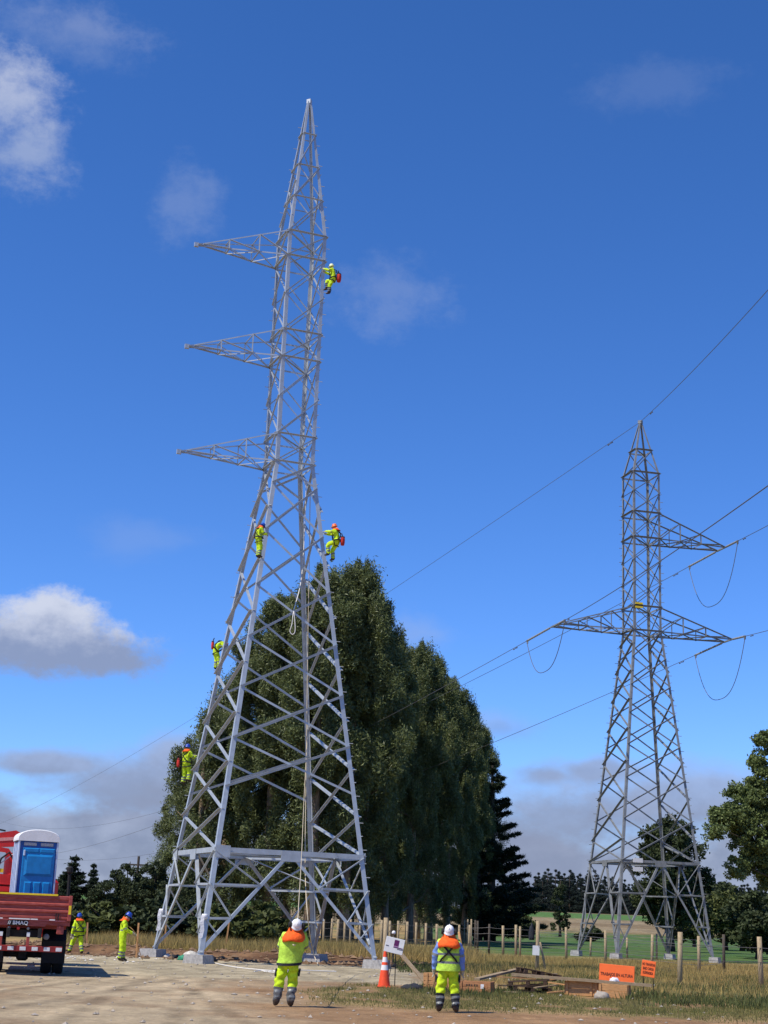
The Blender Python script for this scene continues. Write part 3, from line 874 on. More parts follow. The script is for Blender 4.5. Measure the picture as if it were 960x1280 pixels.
for i, (px, py, Y, v, sx, lb) in enumerate([(292, 802, 132, 3, .95, 'leftmost full sunlit eucalypt of the tall row, behind the left tower legs'),
                                            (356, 790, 140, 1, .9, 'pale trunked eucalypt half hidden inside the tall row'),
                                            (408, 775, 146, 0, 1.0, 'shaded eucalypt hidden at the back of the tall row'), (436, 800, 146, 2, .95, 'eucalypt deep inside the grove, behind the tallest one'), (462, 845, 158, 0, .95, 'eucalypt deep inside the grove, two behind the tallest one'), (492, 850, 166, 1, 1.0, 'eucalypt inside the grove behind its shaded middle'), (520, 870, 175, 2, 1.0, 'eucalypt at the back of the grove near its low end')]):
    p = onground(px, Y); h = top_z(px, py, Y) - p.z; s = h / 24
    plant('eucalyptus_tree', EUC[v], p, i * 2.3 + 1.1, (s * sx, s * sx, s), lb, 'tree', 'eucalyptus row behind the tower')
for i, (px, py, Y, v, lb) in enumerate([(243, 886, 130, 0, 'open thin eucalypt left of the row, sky showing through its crown'),
                                        (219, 975, 134, 1, 'lowest thin eucalypt at the far left of the row, next to the climber'),
                                        (274, 850, 138, 0, 'thin eucalypt between the open one and the full row')]):
    p = onground(px, Y); h = top_z(px, py, Y) - p.z; s = h / 15
    plant('eucalyptus_tree', EUC_S[v], p, i * 2. + .7, (s * 1.05, s * 1.05, s), lb, 'tree', 'eucalyptus row behind the tower')
# dark pines closing the row
PINE = [conifer_meshes(5, 20, 4.6, 26, leaf_pine, .55, 130, .03, .75), conifer_meshes(9, 20, 4.2, 24, leaf_pine, .55, 130, .03, .8)]
for i, (px, py, Y, lb) in enumerate([(612, 950, 184, 'broad dark pine with tiered branches at the right end of the tall row'), (597, 1000, 180, 'dark pine under the eucalypts, in deep shade')]):
    p = onground(px, Y); h = top_z(px, py, Y) - p.z; s = h / 20
    plant('pine_tree', PINE[i], p, i * 2. + .2, (s * 1.25, s * 1.25, s), lb)
# undergrowth beneath the row
BUSH = [lobe_meshes(71 + i, [(0, 0, .55, .75, .7, .6), (.5, .2, .45, .5, .5, .45), (-.5, -.1, .5, .5, .5, .5)], 34, 130, .10, .17, [leaf_bush, leaf_dark, leaf_bush][i], 1.0, .05, .26) for i in range(3)]
bushes = [(318, 1124, 84, 'sunlit green shrub behind the tower base, left of the hauling worker', 0, 1.25), (338, 1136, 83, 'low green shrub right behind the hauling worker', 2, 1.1), (296, 1140, 84, 'small green shrub behind the belt of the tower', 0, 1.2),
          (268, 1132, 88, 'dark shrub seen between the two left tower legs', 1, 1.3), (242, 1128, 90, 'dark shrub behind the nearest tower leg', 1, 1.3), (216, 1120, 90, 'grey green shrub left of the tower', 1, 1.5),
          (190, 1128, 88, 'round shrub behind the wooden stake', 1, 1.5), (168, 1136, 88, 'shrub behind the worker holding a stick', 1, 1.4), (142, 1130, 90, 'pale green shrub between the two workers at left', 0, 1.3),
          (122, 1128, 89, 'yellowish green shrub right of the truck', 2, 1.4), (104, 1132, 89, 'shrub behind the worker beside the truck', 1, 1.5), (362, 1150, 88, 'low shrub under the tall row behind the hauling worker', 1, 1.2)]
for i, (px, py, Y, lb, v, sx) in enumerate(bushes):
    p = onground(px, Y); h = top_z(px, py, Y) - p.z; s = h / 1.15
    plant('shrub', BUSH[v], p, i * 1.3, (s * sx, s * sx, s), lb, 'shrub', 'shrubs behind the tower', ('foliage', 'stem'))
# dark trees at left, behind the truck
ltree = lobe_meshes(90, [(0, 0, 5.2, 2.0, 2.0, 1.6), (1.2, .3, 3.6, 1.6, 1.6, 1.5), (-1.2, -.2, 3.4, 1.6, 1.6, 1.5), (.1, 0, 2.0, 2.2, 2., 1.5)], 130, 130, .14, .22, leaf_dark, 6.0, .16, .55)
ltree2 = lobe_meshes(93, [(0, 0, 5.6, 1.3, 1.3, 1.2), (.7, .3, 4.2, 1.5, 1.5, 1.4), (-.8, -.2, 3.4, 1.7, 1.6, 1.5), (.3, 0, 1.9, 2.0, 2., 1.5)], 120, 130, .14, .22, leaf_dark, 6.0, .16, .5)
lcon = conifer_meshes(97, 8, 1.9, 18, leaf_pine, .36, 90, .05, .8)
for i, (px, py, Y, ms, H, sx, lb) in enumerate([(86, 1073, 112, lcon, 8, 1.25, 'dark conifer just right of the blue toilet'), (110, 1082, 118, lcon, 8, .8, 'slim pointed conifer between the toilet and the worker'),
                                                (128, 1100, 108, ltree2, 6.8, 1.0, 'dark broad tree between the two workers at left'), (154, 1078, 110, ltree, 6.8, .8, 'dark broad tree above the worker with the stick'),
                                                (186, 1076, 112, ltree2, 6.8, .85, 'tallest dark broad tree left of the tower'), (212, 1098, 108, ltree, 6.8, .75, 'dark broad tree touching the left tower leg'),
                                                (64, 1090, 116, ltree, 6.8, 1.0, 'dark tree behind the truck bed'), (238, 1088, 116, ltree2, 6.8, .9, 'dark tree behind the left pair of tower legs')]):
    p = onground(px, Y); h = top_z(px, py, Y) - p.z; s = h / H
    plant('conifer' if ms is lcon else 'broadleaf_tree', ms, p, i * 1.7, (s * sx * 1.15, s * sx * 1.15, s), lb)
# slender pole standing among the left trees
p = onground(166, 125); h = top_z(166, 1070, 125) - p.z
t = thing('utility_pole', p, 'thin dark pole with a crossbar rising above the left trees', 'pole')
B = MB(); B.tube([(0, 0, 0), (0, 0, h)], [.16, .11], 8); B.build('pole', post_dark, t)
B = MB(); B.box((0, 0, h - .75), (1.7, .12, .14)); B.build('crossbar', post_dark, t)
for x in (-.75, .75):
    B = MB(); B.lathe([(.06, h - .68), (.08, h - .6), (.05, h - .52), (.02, h - .45)], 8, 0, (x, 0, 0)); B.build('insulator', insul_m, t)
# trees in the field at right
big = lobe_meshes(101, [(0, 0, 8.6, 3.2, 3.2, 2.6), (2.2, .5, 6.2, 2.6, 2.6, 2.2), (-2.0, -.5, 6.4, 2.6, 2.6, 2.4), (.3, 0, 4.2, 3.6, 3.2, 2.2), (1.0, .6, 10.2, 1.8, 1.8, 1.4)], 240, 140, .19, .30, leaf_dark, 10.5, .32, .75)
p = onground(838, 150); h = top_z(838, 1020, 150) - p.z
plant('broadleaf_tree', big, p, .6, (h / 11.6 * .95, h / 11.6 * .95, h / 11.6), 'round dark tree standing directly behind the base of the far tower')
# the near oak at the right edge: its boughs come into the picture from a trunk outside it
def Lb(px, py, Y, rx, ry, rz, base):
    q = atn(px, py, Y) - base; return (q.x, q.y, q.z, rx, ry, rz)
OB = onground(1012, 82)
lob = [Lb(915, 1022, 81, 1.3, 1.3, .75, OB), Lb(945, 1005, 82, 1.5, 1.5, .9, OB), Lb(893, 1040, 80, .7, .9, .35, OB), Lb(938, 1048, 81, 1.3, 1.4, 1.0, OB), Lb(920, 1085, 81, .75, 1.0, .6, OB), Lb(972, 1060, 82, 1.4, 1.6, 1.3, OB),
       Lb(962, 955, 82, 1.1, 1.4, .9, OB), Lb(955, 925, 82, .6, 1.0, .6, OB), Lb(928, 1000, 82, 1.2, 1.3, .9, OB), Lb(904, 1022, 81, .9, 1.0, .6, OB), Lb(950, 1032, 82, 1.5, 1.5, 1.1, OB), Lb(942, 1078, 82, 1.1, 1.2, .9, OB), Lb(968, 1000, 82, 1.5, 1.5, 1.3, OB), Lb(955, 975, 82, .9, 1.2, .7, OB), Lb(965, 1095, 82, 1.0, 1.2, .8, OB), Lb(985, 930, 83, 1.3, 1.6, 1.4, OB), Lb(1010, 985, 82, 2.4, 2.4, 2.0, OB), Lb(1030, 930, 83, 2.3, 2.2, 1.9, OB), Lb(1060, 1030, 83, 2.4, 2.4, 2.0, OB), Lb(1000, 890, 83, 1.2, 1.2, 1.0, OB)]
oak = lobe_meshes(131, lob, 1300, 90, .11, .17, leaf_oak, 10.5, .26, .37, None, (0, 0), -.05)
plant('oak_tree', oak, OB, 0., 1., 'large leafy oak whose boughs hang in from the right edge of the picture')
rb = lobe_meshes(141, [(0, 0, 2.6, 1.7, 1.7, 1.7), (.9, .2, 1.6, 1.3, 1.3, 1.2), (-.9, .1, 1.5, 1.3, 1.2, 1.1)], 70, 130, .15, .24, leaf_dark, 3.4, .12, .5)
rb2 = lobe_meshes(143, [(0, 0, 2.4, 1.3, 1.3, 1.3), (.6, .2, 3.3, .9, .9, .8), (-.7, .1, 1.8, 1.2, 1.2, 1.0)], 42, 90, .15, .24, leaf_bush, 3.6, .12, .42)
for i, (px, py, Y, ms, sx, lb) in enumerate([(888, 1112, 178, rb2, 1.2, 'sparse brownish tree right of the far tower base'), (907, 1100, 185, rb, 1.1, 'dark round tree under the hanging oak bough'), (928, 1108, 180, rb2, 1.2, 'sparse pale tree under the oak, second from the edge'),
                                             (948, 1112, 120, rb, 1.3, 'dark green low tree at the right edge under the oak'), (868, 1125, 210, rb, 1.2, 'small dark tree peeping out beside the far tower leg'), (965, 1118, 130, rb, 1.4, 'broad dark shrub cut by the right edge of the picture')]):
    p = onground(px, Y); h = top_z(px, py, Y) - p.z; s = h / 4.3
    plant('broadleaf_tree', ms, p, i * 1.4, (s * sx, s * sx, s), lb)
# lone trees and shrubs out in the fields
mid = lobe_meshes(151, [(0, 0, 8.4, .9, .9, 1.6), (-.4, 0, 6.4, 1.2, 1.2, 1.4), (.2, 0, 3.6, 1.5, 1.5, 1.3), (.1, 0, 1.9, 1.7, 1.5, .9)], 70, 90, .2, .32, leaf_dark, 9.6, .2, .5)
p = onground(700, 240); h = top_z(700, 1098, 240) - p.z
plant('broadleaf_tree', mid, p, 0, (h / 10, h / 10, h / 10), 'slim ragged tree standing alone in the tan field left of the far tower')
for i, (px, py, Y, v, sx, lb) in enumerate([(637, 1134, 232, 2, .9, 'round olive shrub alone in the tan field'), (656, 1149, 228, 1, 1.2, 'low dark shrub right of the olive one'), (618, 1145, 236, 1, 1., 'thin brown shrub left of the olive one'), (737, 1158, 222, 1, 1.4, 'low dark bush near the left leg of the far tower')]):
    p = onground(px, Y); h = top_z(px, py, Y) - p.z; s = max(.6, h / 1.15)
    plant('shrub', BUSH[v], p, i * 1.1, (s * sx, s * sx, s), lb, 'shrub', 'shrubs in the tan field', ('foliage', 'stem'))
# conifer plantation on the skyline
FAR = [conifer_meshes(161 + i, 16, 3.6, 16, leaf_far, 1.1, 44, .0, [.7, .8, .6][i]) for i in range(3)]
rr = random.Random(5)
far_list = []
for i in range(92):
    px = 668 + i * 3.2 + rr.uniform(-2, 2); top = 1092 + (0 if i < 24 else 8) + rr.uniform(-5, 6) + max(0, (px - 760)) * .03
    far_list.append((px, top, 452 + rr.uniform(-8, 40)))
for i in range(12): far_list.append((622 + i * 3.5 + rr.uniform(-1, 1), 1090 + abs(i - 5) * 3 + rr.uniform(-3, 3), 430 + rr.uniform(-8, 8)))
for i in range(12): far_list.append((60 + i * 16 + rr.uniform(-3, 3), 1118 + rr.uniform(-6, 8), 470 + rr.uniform(-8, 25)))
for i, (px, py, Y) in enumerate(far_list):
    p = onground(px, Y); h = top_z(px, py, Y) - p.z; s = h / 16
    plant('distant_conifer', FAR[i % 3], p, rr.random() * 6, (s * 1.15, s * 1.15, s), 'dark conifer in the distant plantation along the skyline', 'tree', 'conifers of the distant plantation')


# grasses (nobody could count the blades)
def grass(name, x0, x1, y0, y1, n, hmin, hmax, w, material, dens, seed):
    rng = np.random.default_rng(seed)
    u = rng.random(n); y = y0 + (y1 - y0) * u; x = x0 + (x1 - x0) * rng.random(n)
    keep = rng.random(n) < dens(x, y); x, y = x[keep], y[keep]; k = len(x)
    z = height(x, y); tl = fbm(x * .6 + 40, y * .6)
    h = (hmin + (hmax - hmin) * rng.random(k) ** 1.3) * (.55 + .9 * tl)
    a = rng.random(k) * 2 * PI; ww = w * (.6 + .8 * rng.random(k)); lx = rng.normal(size=k) * .28 * h; ly = rng.normal(size=k) * .28 * h
    b0 = np.stack([x - np.cos(a) * ww, y - np.sin(a) * ww, z - .01], 1); b1 = np.stack([x + np.cos(a) * ww, y + np.sin(a) * ww, z - .01], 1)
    t = np.stack([x + lx, y + ly, z + h], 1)
    o = link(name, np_mesh(name, np.stack([b0, b1, t], 1).reshape(-1, 3), 3, material)); o['kind'] = 'stuff'
    o['label'] = name.replace('_', ' '); return o

def d_right(x, y):
    w = (fbm(x * .22 + 3, y * .22) - .5) * 4
    return sst(y + .6 * w, 44, 52) * sst(x + w * .5, 2.6, 4.5) * (1 - .9 * ((x > 2) & (x < 8.2) & (y < 49)))
def d_mid(x, y):
    w = (fbm(x * .22 + 3, y * .22) - .5) * 4
    return sst(y + w, 76, 79) * .95
def d_verge(x, y):
    w = (fbm(x * .22 + 3, y * .22) - .5) * 4; n2 = fbm(x * .9 + 9, y * .5 + 2)
    return sst(y + .9 * w + .12 * x, 34, 38) * sst(x + .5 * w, -1.4, -.2) * sst(n2, .30, .55)
grass('tall_dry_grass', 2, 24, 43, 100, 70000, .06, .30, .014, dry_grass, d_right, 1)
grass('tall_dry_grass', -16, 6, 75, 96, 60000, .25, .8, .018, dry_grass, d_mid, 2)
grass('short_verge_grass', -2, 13, 33, 47, 90000, .02, .10, .009, green_grass, d_verge, 3)
grass('green_weeds', 1.2, 18, 40, 80, 42000, .06, .24, .018, leaf_bush, lambda x, y: sst(fbm(x * .35 + 60, y * .2), .47, .58) * ((x > 5) | (y < 48) | (y > 60)), 4)


# stones and clods on the yard
def pebbles(name, n, x0, x1, y0, y1, smin, smax, material, seed, dens=None):
    rng = np.random.default_rng(seed)
    x = x0 + (x1 - x0) * rng.random(n); y = y0 + (y1 - y0) * rng.random(n)
    if dens is not None: k = rng.random(n) < dens(x, y); x, y = x[k], y[k]
    n = len(x); z = height(x, y); s = smin + (smax - smin) * rng.random(n) ** 3
    base = np.array([[1, 0, 0], [-1, 0, 0], [0, 1, 0], [0, -1, 0], [0, 0, 1], [0, 0, -1]], float)
    tri = np.array([[0, 2, 4], [2, 1, 4], [1, 3, 4], [3, 0, 4], [2, 0, 5], [1, 2, 5], [3, 1, 5], [0, 3, 5]])
    j = base[None] * (.6 + .8 * rng.random((n, 6, 1))) * s[:, None, None]; j[:, :, 2] *= .6
    a = rng.random(n) * 6.28; c, s_ = np.cos(a)[:, None], np.sin(a)[:, None]
    P = np.stack([j[:, :, 0] * c - j[:, :, 1] * s_ + x[:, None], j[:, :, 0] * s_ + j[:, :, 1] * c + y[:, None], j[:, :, 2] + z[:, None] + s[:, None] * .2], 2)
    o = link(name, np_mesh(name, P[:, tri, :].reshape(-1, 3), 3, material)); o['kind'] = 'stuff'; o['label'] = name.replace('_', ' '); return o
stone_m = mat('grey stones', (.34, .31, .27), .9, 0, 0, 3., .3, .2, .4)
stone_w = mat('pale rubble', (.56, .54, .50), .9, 0, 0, 3., .2, .2, .3)
clod_m = mat('soil clods', (.20, .135, .085), .95, 0, 0, 3., .3, .1, .4)
pebbles('loose_stones', 1500, -14, 9, 22, 66, .012, .075, stone_m, 5)
pebbles('soil_clods', 1100, -20, 5, 65, 77, .03, .22, clod_m, 6, lambda x, y: sst(1.5 - x, -2, 2))
pebbles('pale_rubble', 420, 4.2, 10.5, 54, 59, .03, .12, stone_w, 7, lambda x, y: np.exp(-((y - 56.5) / 1.1) ** 2))
pebbles('pale_rubble', 120, -17, -8.5, 58, 66, .03, .13, stone_w, 8)

# ------------------------------------------------------------------ people
STD = dict(pelvis=(0, 0, .95), spine=(0, .01, 1.14), chest=(0, 0, 1.36), neck=(0, -.01, 1.49), head0=(0, .015, 1.57), head1=(0, .02, 1.665),
           shL=(-.19, 0, 1.42), elL=(-.26, -.02, 1.13), wrL=(-.28, .07, .88), shR=(.19, 0, 1.42), elR=(.26, -.02, 1.13), wrR=(.28, .07, .88),
           hipL=(-.10, 0, .90), knL=(-.12, .03, .50), anL=(-.13, -.01, .10), hipR=(.10, 0, .90), knR=(.12, .03, .50), anR=(.13, -.01, .10))
RADII = dict(pelvis=(.185, .150), spine=(.180, .145), chest=(.20, .150), neck=(.062, .062), head0=(.074, .086), head1=(.080, .095), sh=(.105, .105), el=(.080, .080), wr=(.056, .056), hip=(.135, .135), kn=(.112, .112), an=(.088, .088))


def person(label, loc, rz, pose, suit, helmet_m, scale=1., cape=True, vest=None, sleeve=None, gaiter=None, harness=None, grip=.5, head_dir=None, muffs=False, fine=2):
    J = {k: Vector(v) for k, v in STD.items()}; J.update({k: Vector(v) for k, v in pose.items()})
    root = thing('person', loc, label, 'person', None, rz); root.scale = (scale,) * 3
    names = list(STD); V = [J[n] for n in names]; rad = [RADII[n] if n in RADII else RADII[n[:-1]] for n in names]
    ix = {n: i for i, n in enumerate(names)}; E = []; bones = []
    def e(a, b, kind): E.append((ix[a], ix[b])); bones.append((J[a], J[b], kind))
    for a, b, k in (('pelvis', 'spine', 'hips'), ('spine', 'chest', 'torso'), ('chest', 'neck', 'torso'), ('neck', 'head0', 'skin'), ('head0', 'head1', 'skin')): e(a, b, k)
    up = (J['chest'] - J['pelvis']).normalized(); right = (J['shR'] - J['shL']).normalized(); fwd = up.cross(right).normalized()
    hup = (J['head1'] - J['head0']).normalized(); hf = Vector(head_dir) if head_dir else fwd
    hf = (hf - hup * hf.dot(hup)).normalized(); hr = hf.cross(hup)
    # nose and chin
    for nm, off, r in (('nose', hf * .125 + hup * .02, .016), ('chin', hf * .085 - hup * .05, .035)):
        ix[nm] = len(V); V.append(J['head0'] + off); rad.append((r, r)); J[nm] = V[-1]; e('head0', nm, 'skin')
    for s, sg in (('L', -1), ('R', 1)):
        e('chest', 'sh' + s, 'torso'); e('sh' + s, 'el' + s, 'arm'); e('el' + s, 'wr' + s, 'arm')
        e('pelvis', 'hip' + s, 'hips'); e('hip' + s, 'kn' + s, 'leg'); e('kn' + s, 'an' + s, 'shin')
        # foot
        kd = fwd.copy(); kd.z = 0
        if kd.length < .1: kd = Vector((0, 1, 0))
        kd.normalize(); a = J['an' + s]
        for nm, off, r in (('heel' + s, kd * -.055 + Vector((0, 0, -.045)), (.048, .048)), ('ball' + s, kd * .13 + Vector((sg * .015, 0, -.055)), (.048, .042)), ('toe' + s, kd * .19 + Vector((sg * .02, 0, -.06)), (.040, .034))):
            ix[nm] = len(V); V.append(a + off); rad.append(r); J[nm] = V[-1]
        e('an' + s, 'heel' + s, 'boot'); e('an' + s, 'ball' + s, 'boot'); e('ball' + s, 'toe' + s, 'boot')
        # hand: palm, four fingers and a thumb
        hd = (J['wr' + s] - J['el' + s]).normalized(); thumb = (fwd - hd * fwd.dot(hd))
        if thumb.length < .2: thumb = up - hd * up.dot(hd)
        thumb.normalize(); pn = hd.cross(thumb) * sg          # towards the palm side
        pm = 'palm' + s; ix[pm] = len(V); V.append(J['wr' + s] + hd * .075); rad.append((.042, .024)); J[pm] = V[-1]; e('wr' + s, pm, 'glove')
        for q, (u, L) in enumerate(((.030, .078), (.010, .088), (-.011, .082), (-.031, .064))):
            k1, k2 = 'f%d%sa' % (q, s), 'f%d%sb' % (q, s)
            p1 = J[pm] + hd * (.045 + .25 * L) + thumb * u * 1.15 + pn * .3 * grip * L
            p2 = p1 + (hd * (1 - grip) + pn * grip).normalized() * L * .6
            for nm, p, r in ((k1, p1, .0115), (k2, p2, .009)):
                ix[nm] = len(V); V.append(p); rad.append((r, r)); J[nm] = p
            e(pm, k1, 'glove'); e(k1, k2, 'glove')
        k1, k2 = 'th%sa' % s, 'th%sb' % s
        p1 = J['wr' + s] + hd * .045 + thumb * .048 + pn * .012; p2 = p1 + (hd * .7 + thumb * .45 + pn * .5 * grip).normalized() * .045
        for nm, p, r in ((k1, p1, .014), (k2, p2, .011)):
            ix[nm] = len(V); V.append(p); rad.append((r, r)); J[nm] = p
        e('wr' + s, k1, 'glove'); e(k1, k2, 'glove')
    me = bpy.data.meshes.new('tmp'); me.from_pydata([tuple(v) for v in V], E, [])
    o = bpy.data.objects.new('tmp', me); COL.objects.link(o)
    o.modifiers.new('skin', 'SKIN')
    sv = me.skin_vertices[0].data
    for i, r in enumerate(rad): sv[i].radius = r
    sv[0].use_root = True
    ss = o.modifiers.new('sub', 'SUBSURF'); ss.levels = fine; ss.render_levels = fine
    dg = bpy.context.evaluated_depsgraph_get()
    bm_ = bpy.data.meshes.new_from_object(o.evaluated_get(dg)); bm_.name = 'body'
    bpy.data.objects.remove(o); bpy.data.meshes.remove(me)
    top, trs = suit
    mats = [sleeve or top, trs, boot, glove, skin, gaiter or trs, refl, vest or top]
    bm_.materials.clear()
    for m_ in mats: bm_.materials.append(m_)
    n = len(bm_.polygons); ctr = np.zeros(n * 3); bm_.polygons.foreach_get('center', ctr); ctr = ctr.reshape(-1, 3)
    D = []; T = []
    for a, b, k in bones:
        a_, b_ = np.array(a), np.array(b); ab = b_ - a_; t = np.clip(((ctr - a_) @ ab) / max(ab @ ab, 1e-9), 0, 1)
        D.append(np.linalg.norm(ctr - (a_ + t[:, None] * ab), axis=1)); T.append(t)
    D = np.array(D); T = np.array(T); nb = D.argmin(0)
    fm = np.zeros(n, dtype=np.int32)
    for i in range(n):
        k = bones[nb[i]][2]; t = T[nb[i], i]
        if k == 'torso': v = 7
        elif k == 'hips': v = 1 if t < .75 or bones[nb[i]][1] is not J['spine'] else 7
        elif k == 'arm': v = 6 if (bones[nb[i]][1] in (J['elL'], J['elR']) and .80 < t < .98) else 0
        elif k == 'leg': v = 1
        elif k == 'shin': v = 5 if gaiter and t > .30 else (6 if .34 < t < .5 or .66 < t < .8 else 1)
        elif k == 'boot': v = 2
        elif k == 'glove': v = 3
        else: v = 4
        if gaiter and k == 'shin' and (.42 < t < .54 or .72 < t < .82): v = 6
        fm[i] = v
    bm_.polygons.foreach_set('material_index', fm); bm_.polygons.foreach_set('use_smooth', np.ones(n, dtype=bool)); bm_.update()
    nv = len(bm_.vertices); co = np.zeros(nv * 3); bm_.vertices.foreach_get('co', co); co = co.reshape(-1, 3); no = np.zeros(nv * 3); bm_.vertices.foreach_get('normal', no); no = no.reshape(-1, 3)
    cloth = np.zeros(nv); 
    for p_ in bm_.polygons:
        if fm[p_.index] in (0, 1, 5, 6, 7):
            for q in p_.vertices: cloth[q] = 1
    sd_ = len(label)
    x_, y_, z_ = co[:, 0] + sd_, co[:, 1], co[:, 2]
    dsp = .50 * np.sin(31 * z_ + 9 * x_ + 4 * np.sin(13 * y_ + 7 * x_)) + .35 * np.sin(47 * z_ - 21 * x_ + 17 * y_ + sd_) + .45 * np.sin(17 * x_ + 23 * y_ + 11 * z_)
    co = co + no * (dsp * .015 * cloth)[:, None]; bm_.vertices.foreach_set('co', co.ravel())
    body = bpy.data.objects.new('body', bm_); COL.objects.link(body); body.parent = root
    # eyes
    for sg in (-1, 1):
        B = MB(); B.lathe([(.001, -.011), (.010, -.005), (.011, 0), (.010, .005), (.001, .011)], 8, 0, J['head0'] + hf * .098 + hup * .035 + hr * sg * .032)
        B.build('eye', hair_m, root, True)
    # helmet: dome, brim, peak
    hm = Matrix((hr, hf, hup)).transposed(); hc = J['head1'] + hup * .02
    B = MB(); B.lathe([(.168, -.012), (.170, 0), (.142, .012), (.138, .05), (.120, .10), (.085, .135), (.04, .15), (.001, .153)], 18)
    pk = []
    for i in range(9):
        a = PI * (.22 + .56 * i / 8); pk.append((math.cos(a) * .15, math.sin(a) * .15, .006))
    pk2 = [(x * 1.05, y * 1.42, .0 - .012) for x, y, z in pk]
    B.add(pk + pk2 + [(x, y, z - .012) for x, y, z in pk] + [(x, y, z - .012) for x, y, z in pk2], [(i, i + 1, i + 10, i + 9) for i in range(8)] + [(i + 18, i + 27, i + 28, i + 19) for i in range(8)] + [(i + 9, i + 10, i + 28, i + 27) for i in range(8)])
    B.box((0, 0, .135), (.03, .2, .03), 0, None, 1, .01)
    for i, q in enumerate(B.v): B.v[i] = hc + hm @ Vector((q.x * .74, q.y * .84, q.z * .92))
    recalc(B.build('helmet', helmet_m, root, True))
    if muffs:
        for sg in (-1, 1):
            B = MB(); B.lathe([(.001, -.03), (.056, -.03), (.064, 0), (.056, .03), (.001, .03)], 12)
            Rm = Matrix((hf, hup, hr)).transposed()
            for i, q in enumerate(B.v): B.v[i] = J['head0'] + hr * sg * .138 + hup * .105 + Rm @ q
            recalc(B.build('ear_defender', black_m, root, True))
    if cape:      # orange neck cloth from the helmet rim down on to the shoulders
        B = MB(); pts = []; prof = []
        nk = J['neck']; n_ = 20
        rows = [(J['head1'] + hup * .01, hr, hf, .118, .132), (J['head0'] + hup * .01, hr, hf, .135, .145), (J['head0'] * .5 + nk * .5, right, fwd, .160, .155), (nk - up * .02, right, fwd, .21, .175), (nk - up * .09, right, fwd, .24, .195), (nk - up * .16, right, fwd, .235, .20)]
        for r_, (c, xa, ya, rx, ry) in enumerate(rows):
            ring = []
            for j in range(n_):
                a = 2 * PI * j / n_; k = 1 + .035 * math.sin(5 * a + r_ * 1.3) + .02 * math.sin(9 * a - r_)
                if r_ < 3 and math.sin(a) > .35: k *= .72           # open round the face
                ring.append(xa * math.cos(a) * rx * k + ya * math.sin(a) * ry * k + up * (.018 * math.sin(3 * a + 1) if r_ == 5 else 0))
            pts.append(c - fwd * (.015 * r_ if r_ > 2 else 0)); prof.append(ring)
        if cape == 'small': pts, prof = pts[1:4], prof[1:4]
        B.sweep(pts, prof, 0, False); o = recalc(B.build('neck_cape', orange_cl, root, True))
        so_ = o.modifiers.new('s', 'SOLIDIFY'); so_.thickness = .008
    if vest:
        B = MB(); pts = []; prof = []; n_ = 24
        hs = [(-.10, .255, .20), (-.045, .258, .202), (.0, .252, .195), (.05, .248, .19), (.10, .250, .189), (.16, .256, .191), (.22, .262, .192), (.27, .268, .194), (.33, .272, .195), (.39, .270, .192), (.44, .252, .175), (.49, .20, .14), (.53, .12, .10)]
        p0 = J['pelvis']
        for r_, (h_, rx, ry) in enumerate(hs):
            f = max(0, min(1, h_ / .41)); c = p0.lerp(J['chest'], f) + up * (h_ - f * .41)
            prof.append([right * math.cos(2 * PI * j / n_) * rx * (1 + .035 * math.sin(4 * 2 * PI * j / n_ + r_ * 1.7) + .025 * math.sin(7 * 2 * PI * j / n_ - r_ * 2.3)) + fwd * math.sin(2 * PI * j / n_) * ry for j in range(n_)]); pts.append(c)
        B.sweep(pts, prof, 0, False)
        o = recalc(B.build('vest', [vest, refl, dark_cl], root, True)); fmv = []
        bands = {3: 1, 6: 1} if harness == 'x' else {9: 1, 0: 2}
        for p in range(len(o.data.polygons)):
            r_ = p // n_; o.data.polygons[p].material_index = bands.get(r_, 0)
        if harness != 'x':
            for p in range(len(o.data.polygons)):
                r_ = p // n_; j = p % n_
                if r_ == 9 and not (14 <= j <= 21): o.data.polygons[p].material_index = 0
    if vest:
        for s, sg in (('L', -1), ('R', 1)):
            c_ = J['hip' + s].lerp(J['kn' + s], .52) + right * sg * .128; B = MB(); B.box((0, 0, 0), (.035, .14, .15), 0, Matrix((right, fwd, up)).transposed(), 1, .01); B.v = [q + c_ for q in B.v]
            recalc(B.build('pocket_patch', dark_cl, root))
    if harness:
        B = MB(); c = J['chest']; p0 = J['pelvis']
        bk = lambda h_, x, d=.205: p0.lerp(c, h_) + right * x - fwd * d
        ft = lambda h_, x, d=.205: p0.lerp(c, h_) + right * x + fwd * d
        for sg in (-1, 1):
            B.tube([bk(1.18, sg * .15, .09), bk(1.0, sg * .11), bk(.72, 0, .21), bk(.35, -sg * .15, .19), bk(.12, -sg * .20, .06)], .021, 6)
            B.tube([bk(1.18, sg * .15, .07), ft(1.18, sg * .14, .08), ft(.8, sg * .1, .18), ft(.2, sg * .12, .16)], .02, 6)
        if harness == 'full':
            ring = [p0 + up * .04 + right * 0.25 * math.cos(a) + fwd * .205 * math.sin(a) for a in np.linspace(0, 2 * PI, 21)]; B.tube(ring, .028, 6)
            for s, sg in (('L', -1), ('R', 1)):
                hp, kn = J['hip' + s], J['kn' + s]; ax = (kn - hp).normalized(); m_ = hp.lerp(kn, .25); xa = ax.cross(fwd).normalized() if ax.cross(fwd).length > .1 else right; ya = ax.cross(xa)
                B.tube([m_ + xa * .15 * math.cos(a) + ya * .15 * math.sin(a) for a in np.linspace(0, 2 * PI, 15)], .022, 6)
        recalc(B.build('harness', strap_m, root, True))
    root['J'] = 0; del root['J']
    return root, {k: root.matrix_basis for k in ()}, J


def wpt(root, v):
    return Vector(root.location) + Matrix.Rotation(root.rotation_euler.z, 3, 'Z') @ (Vector(v) * root.scale[0])


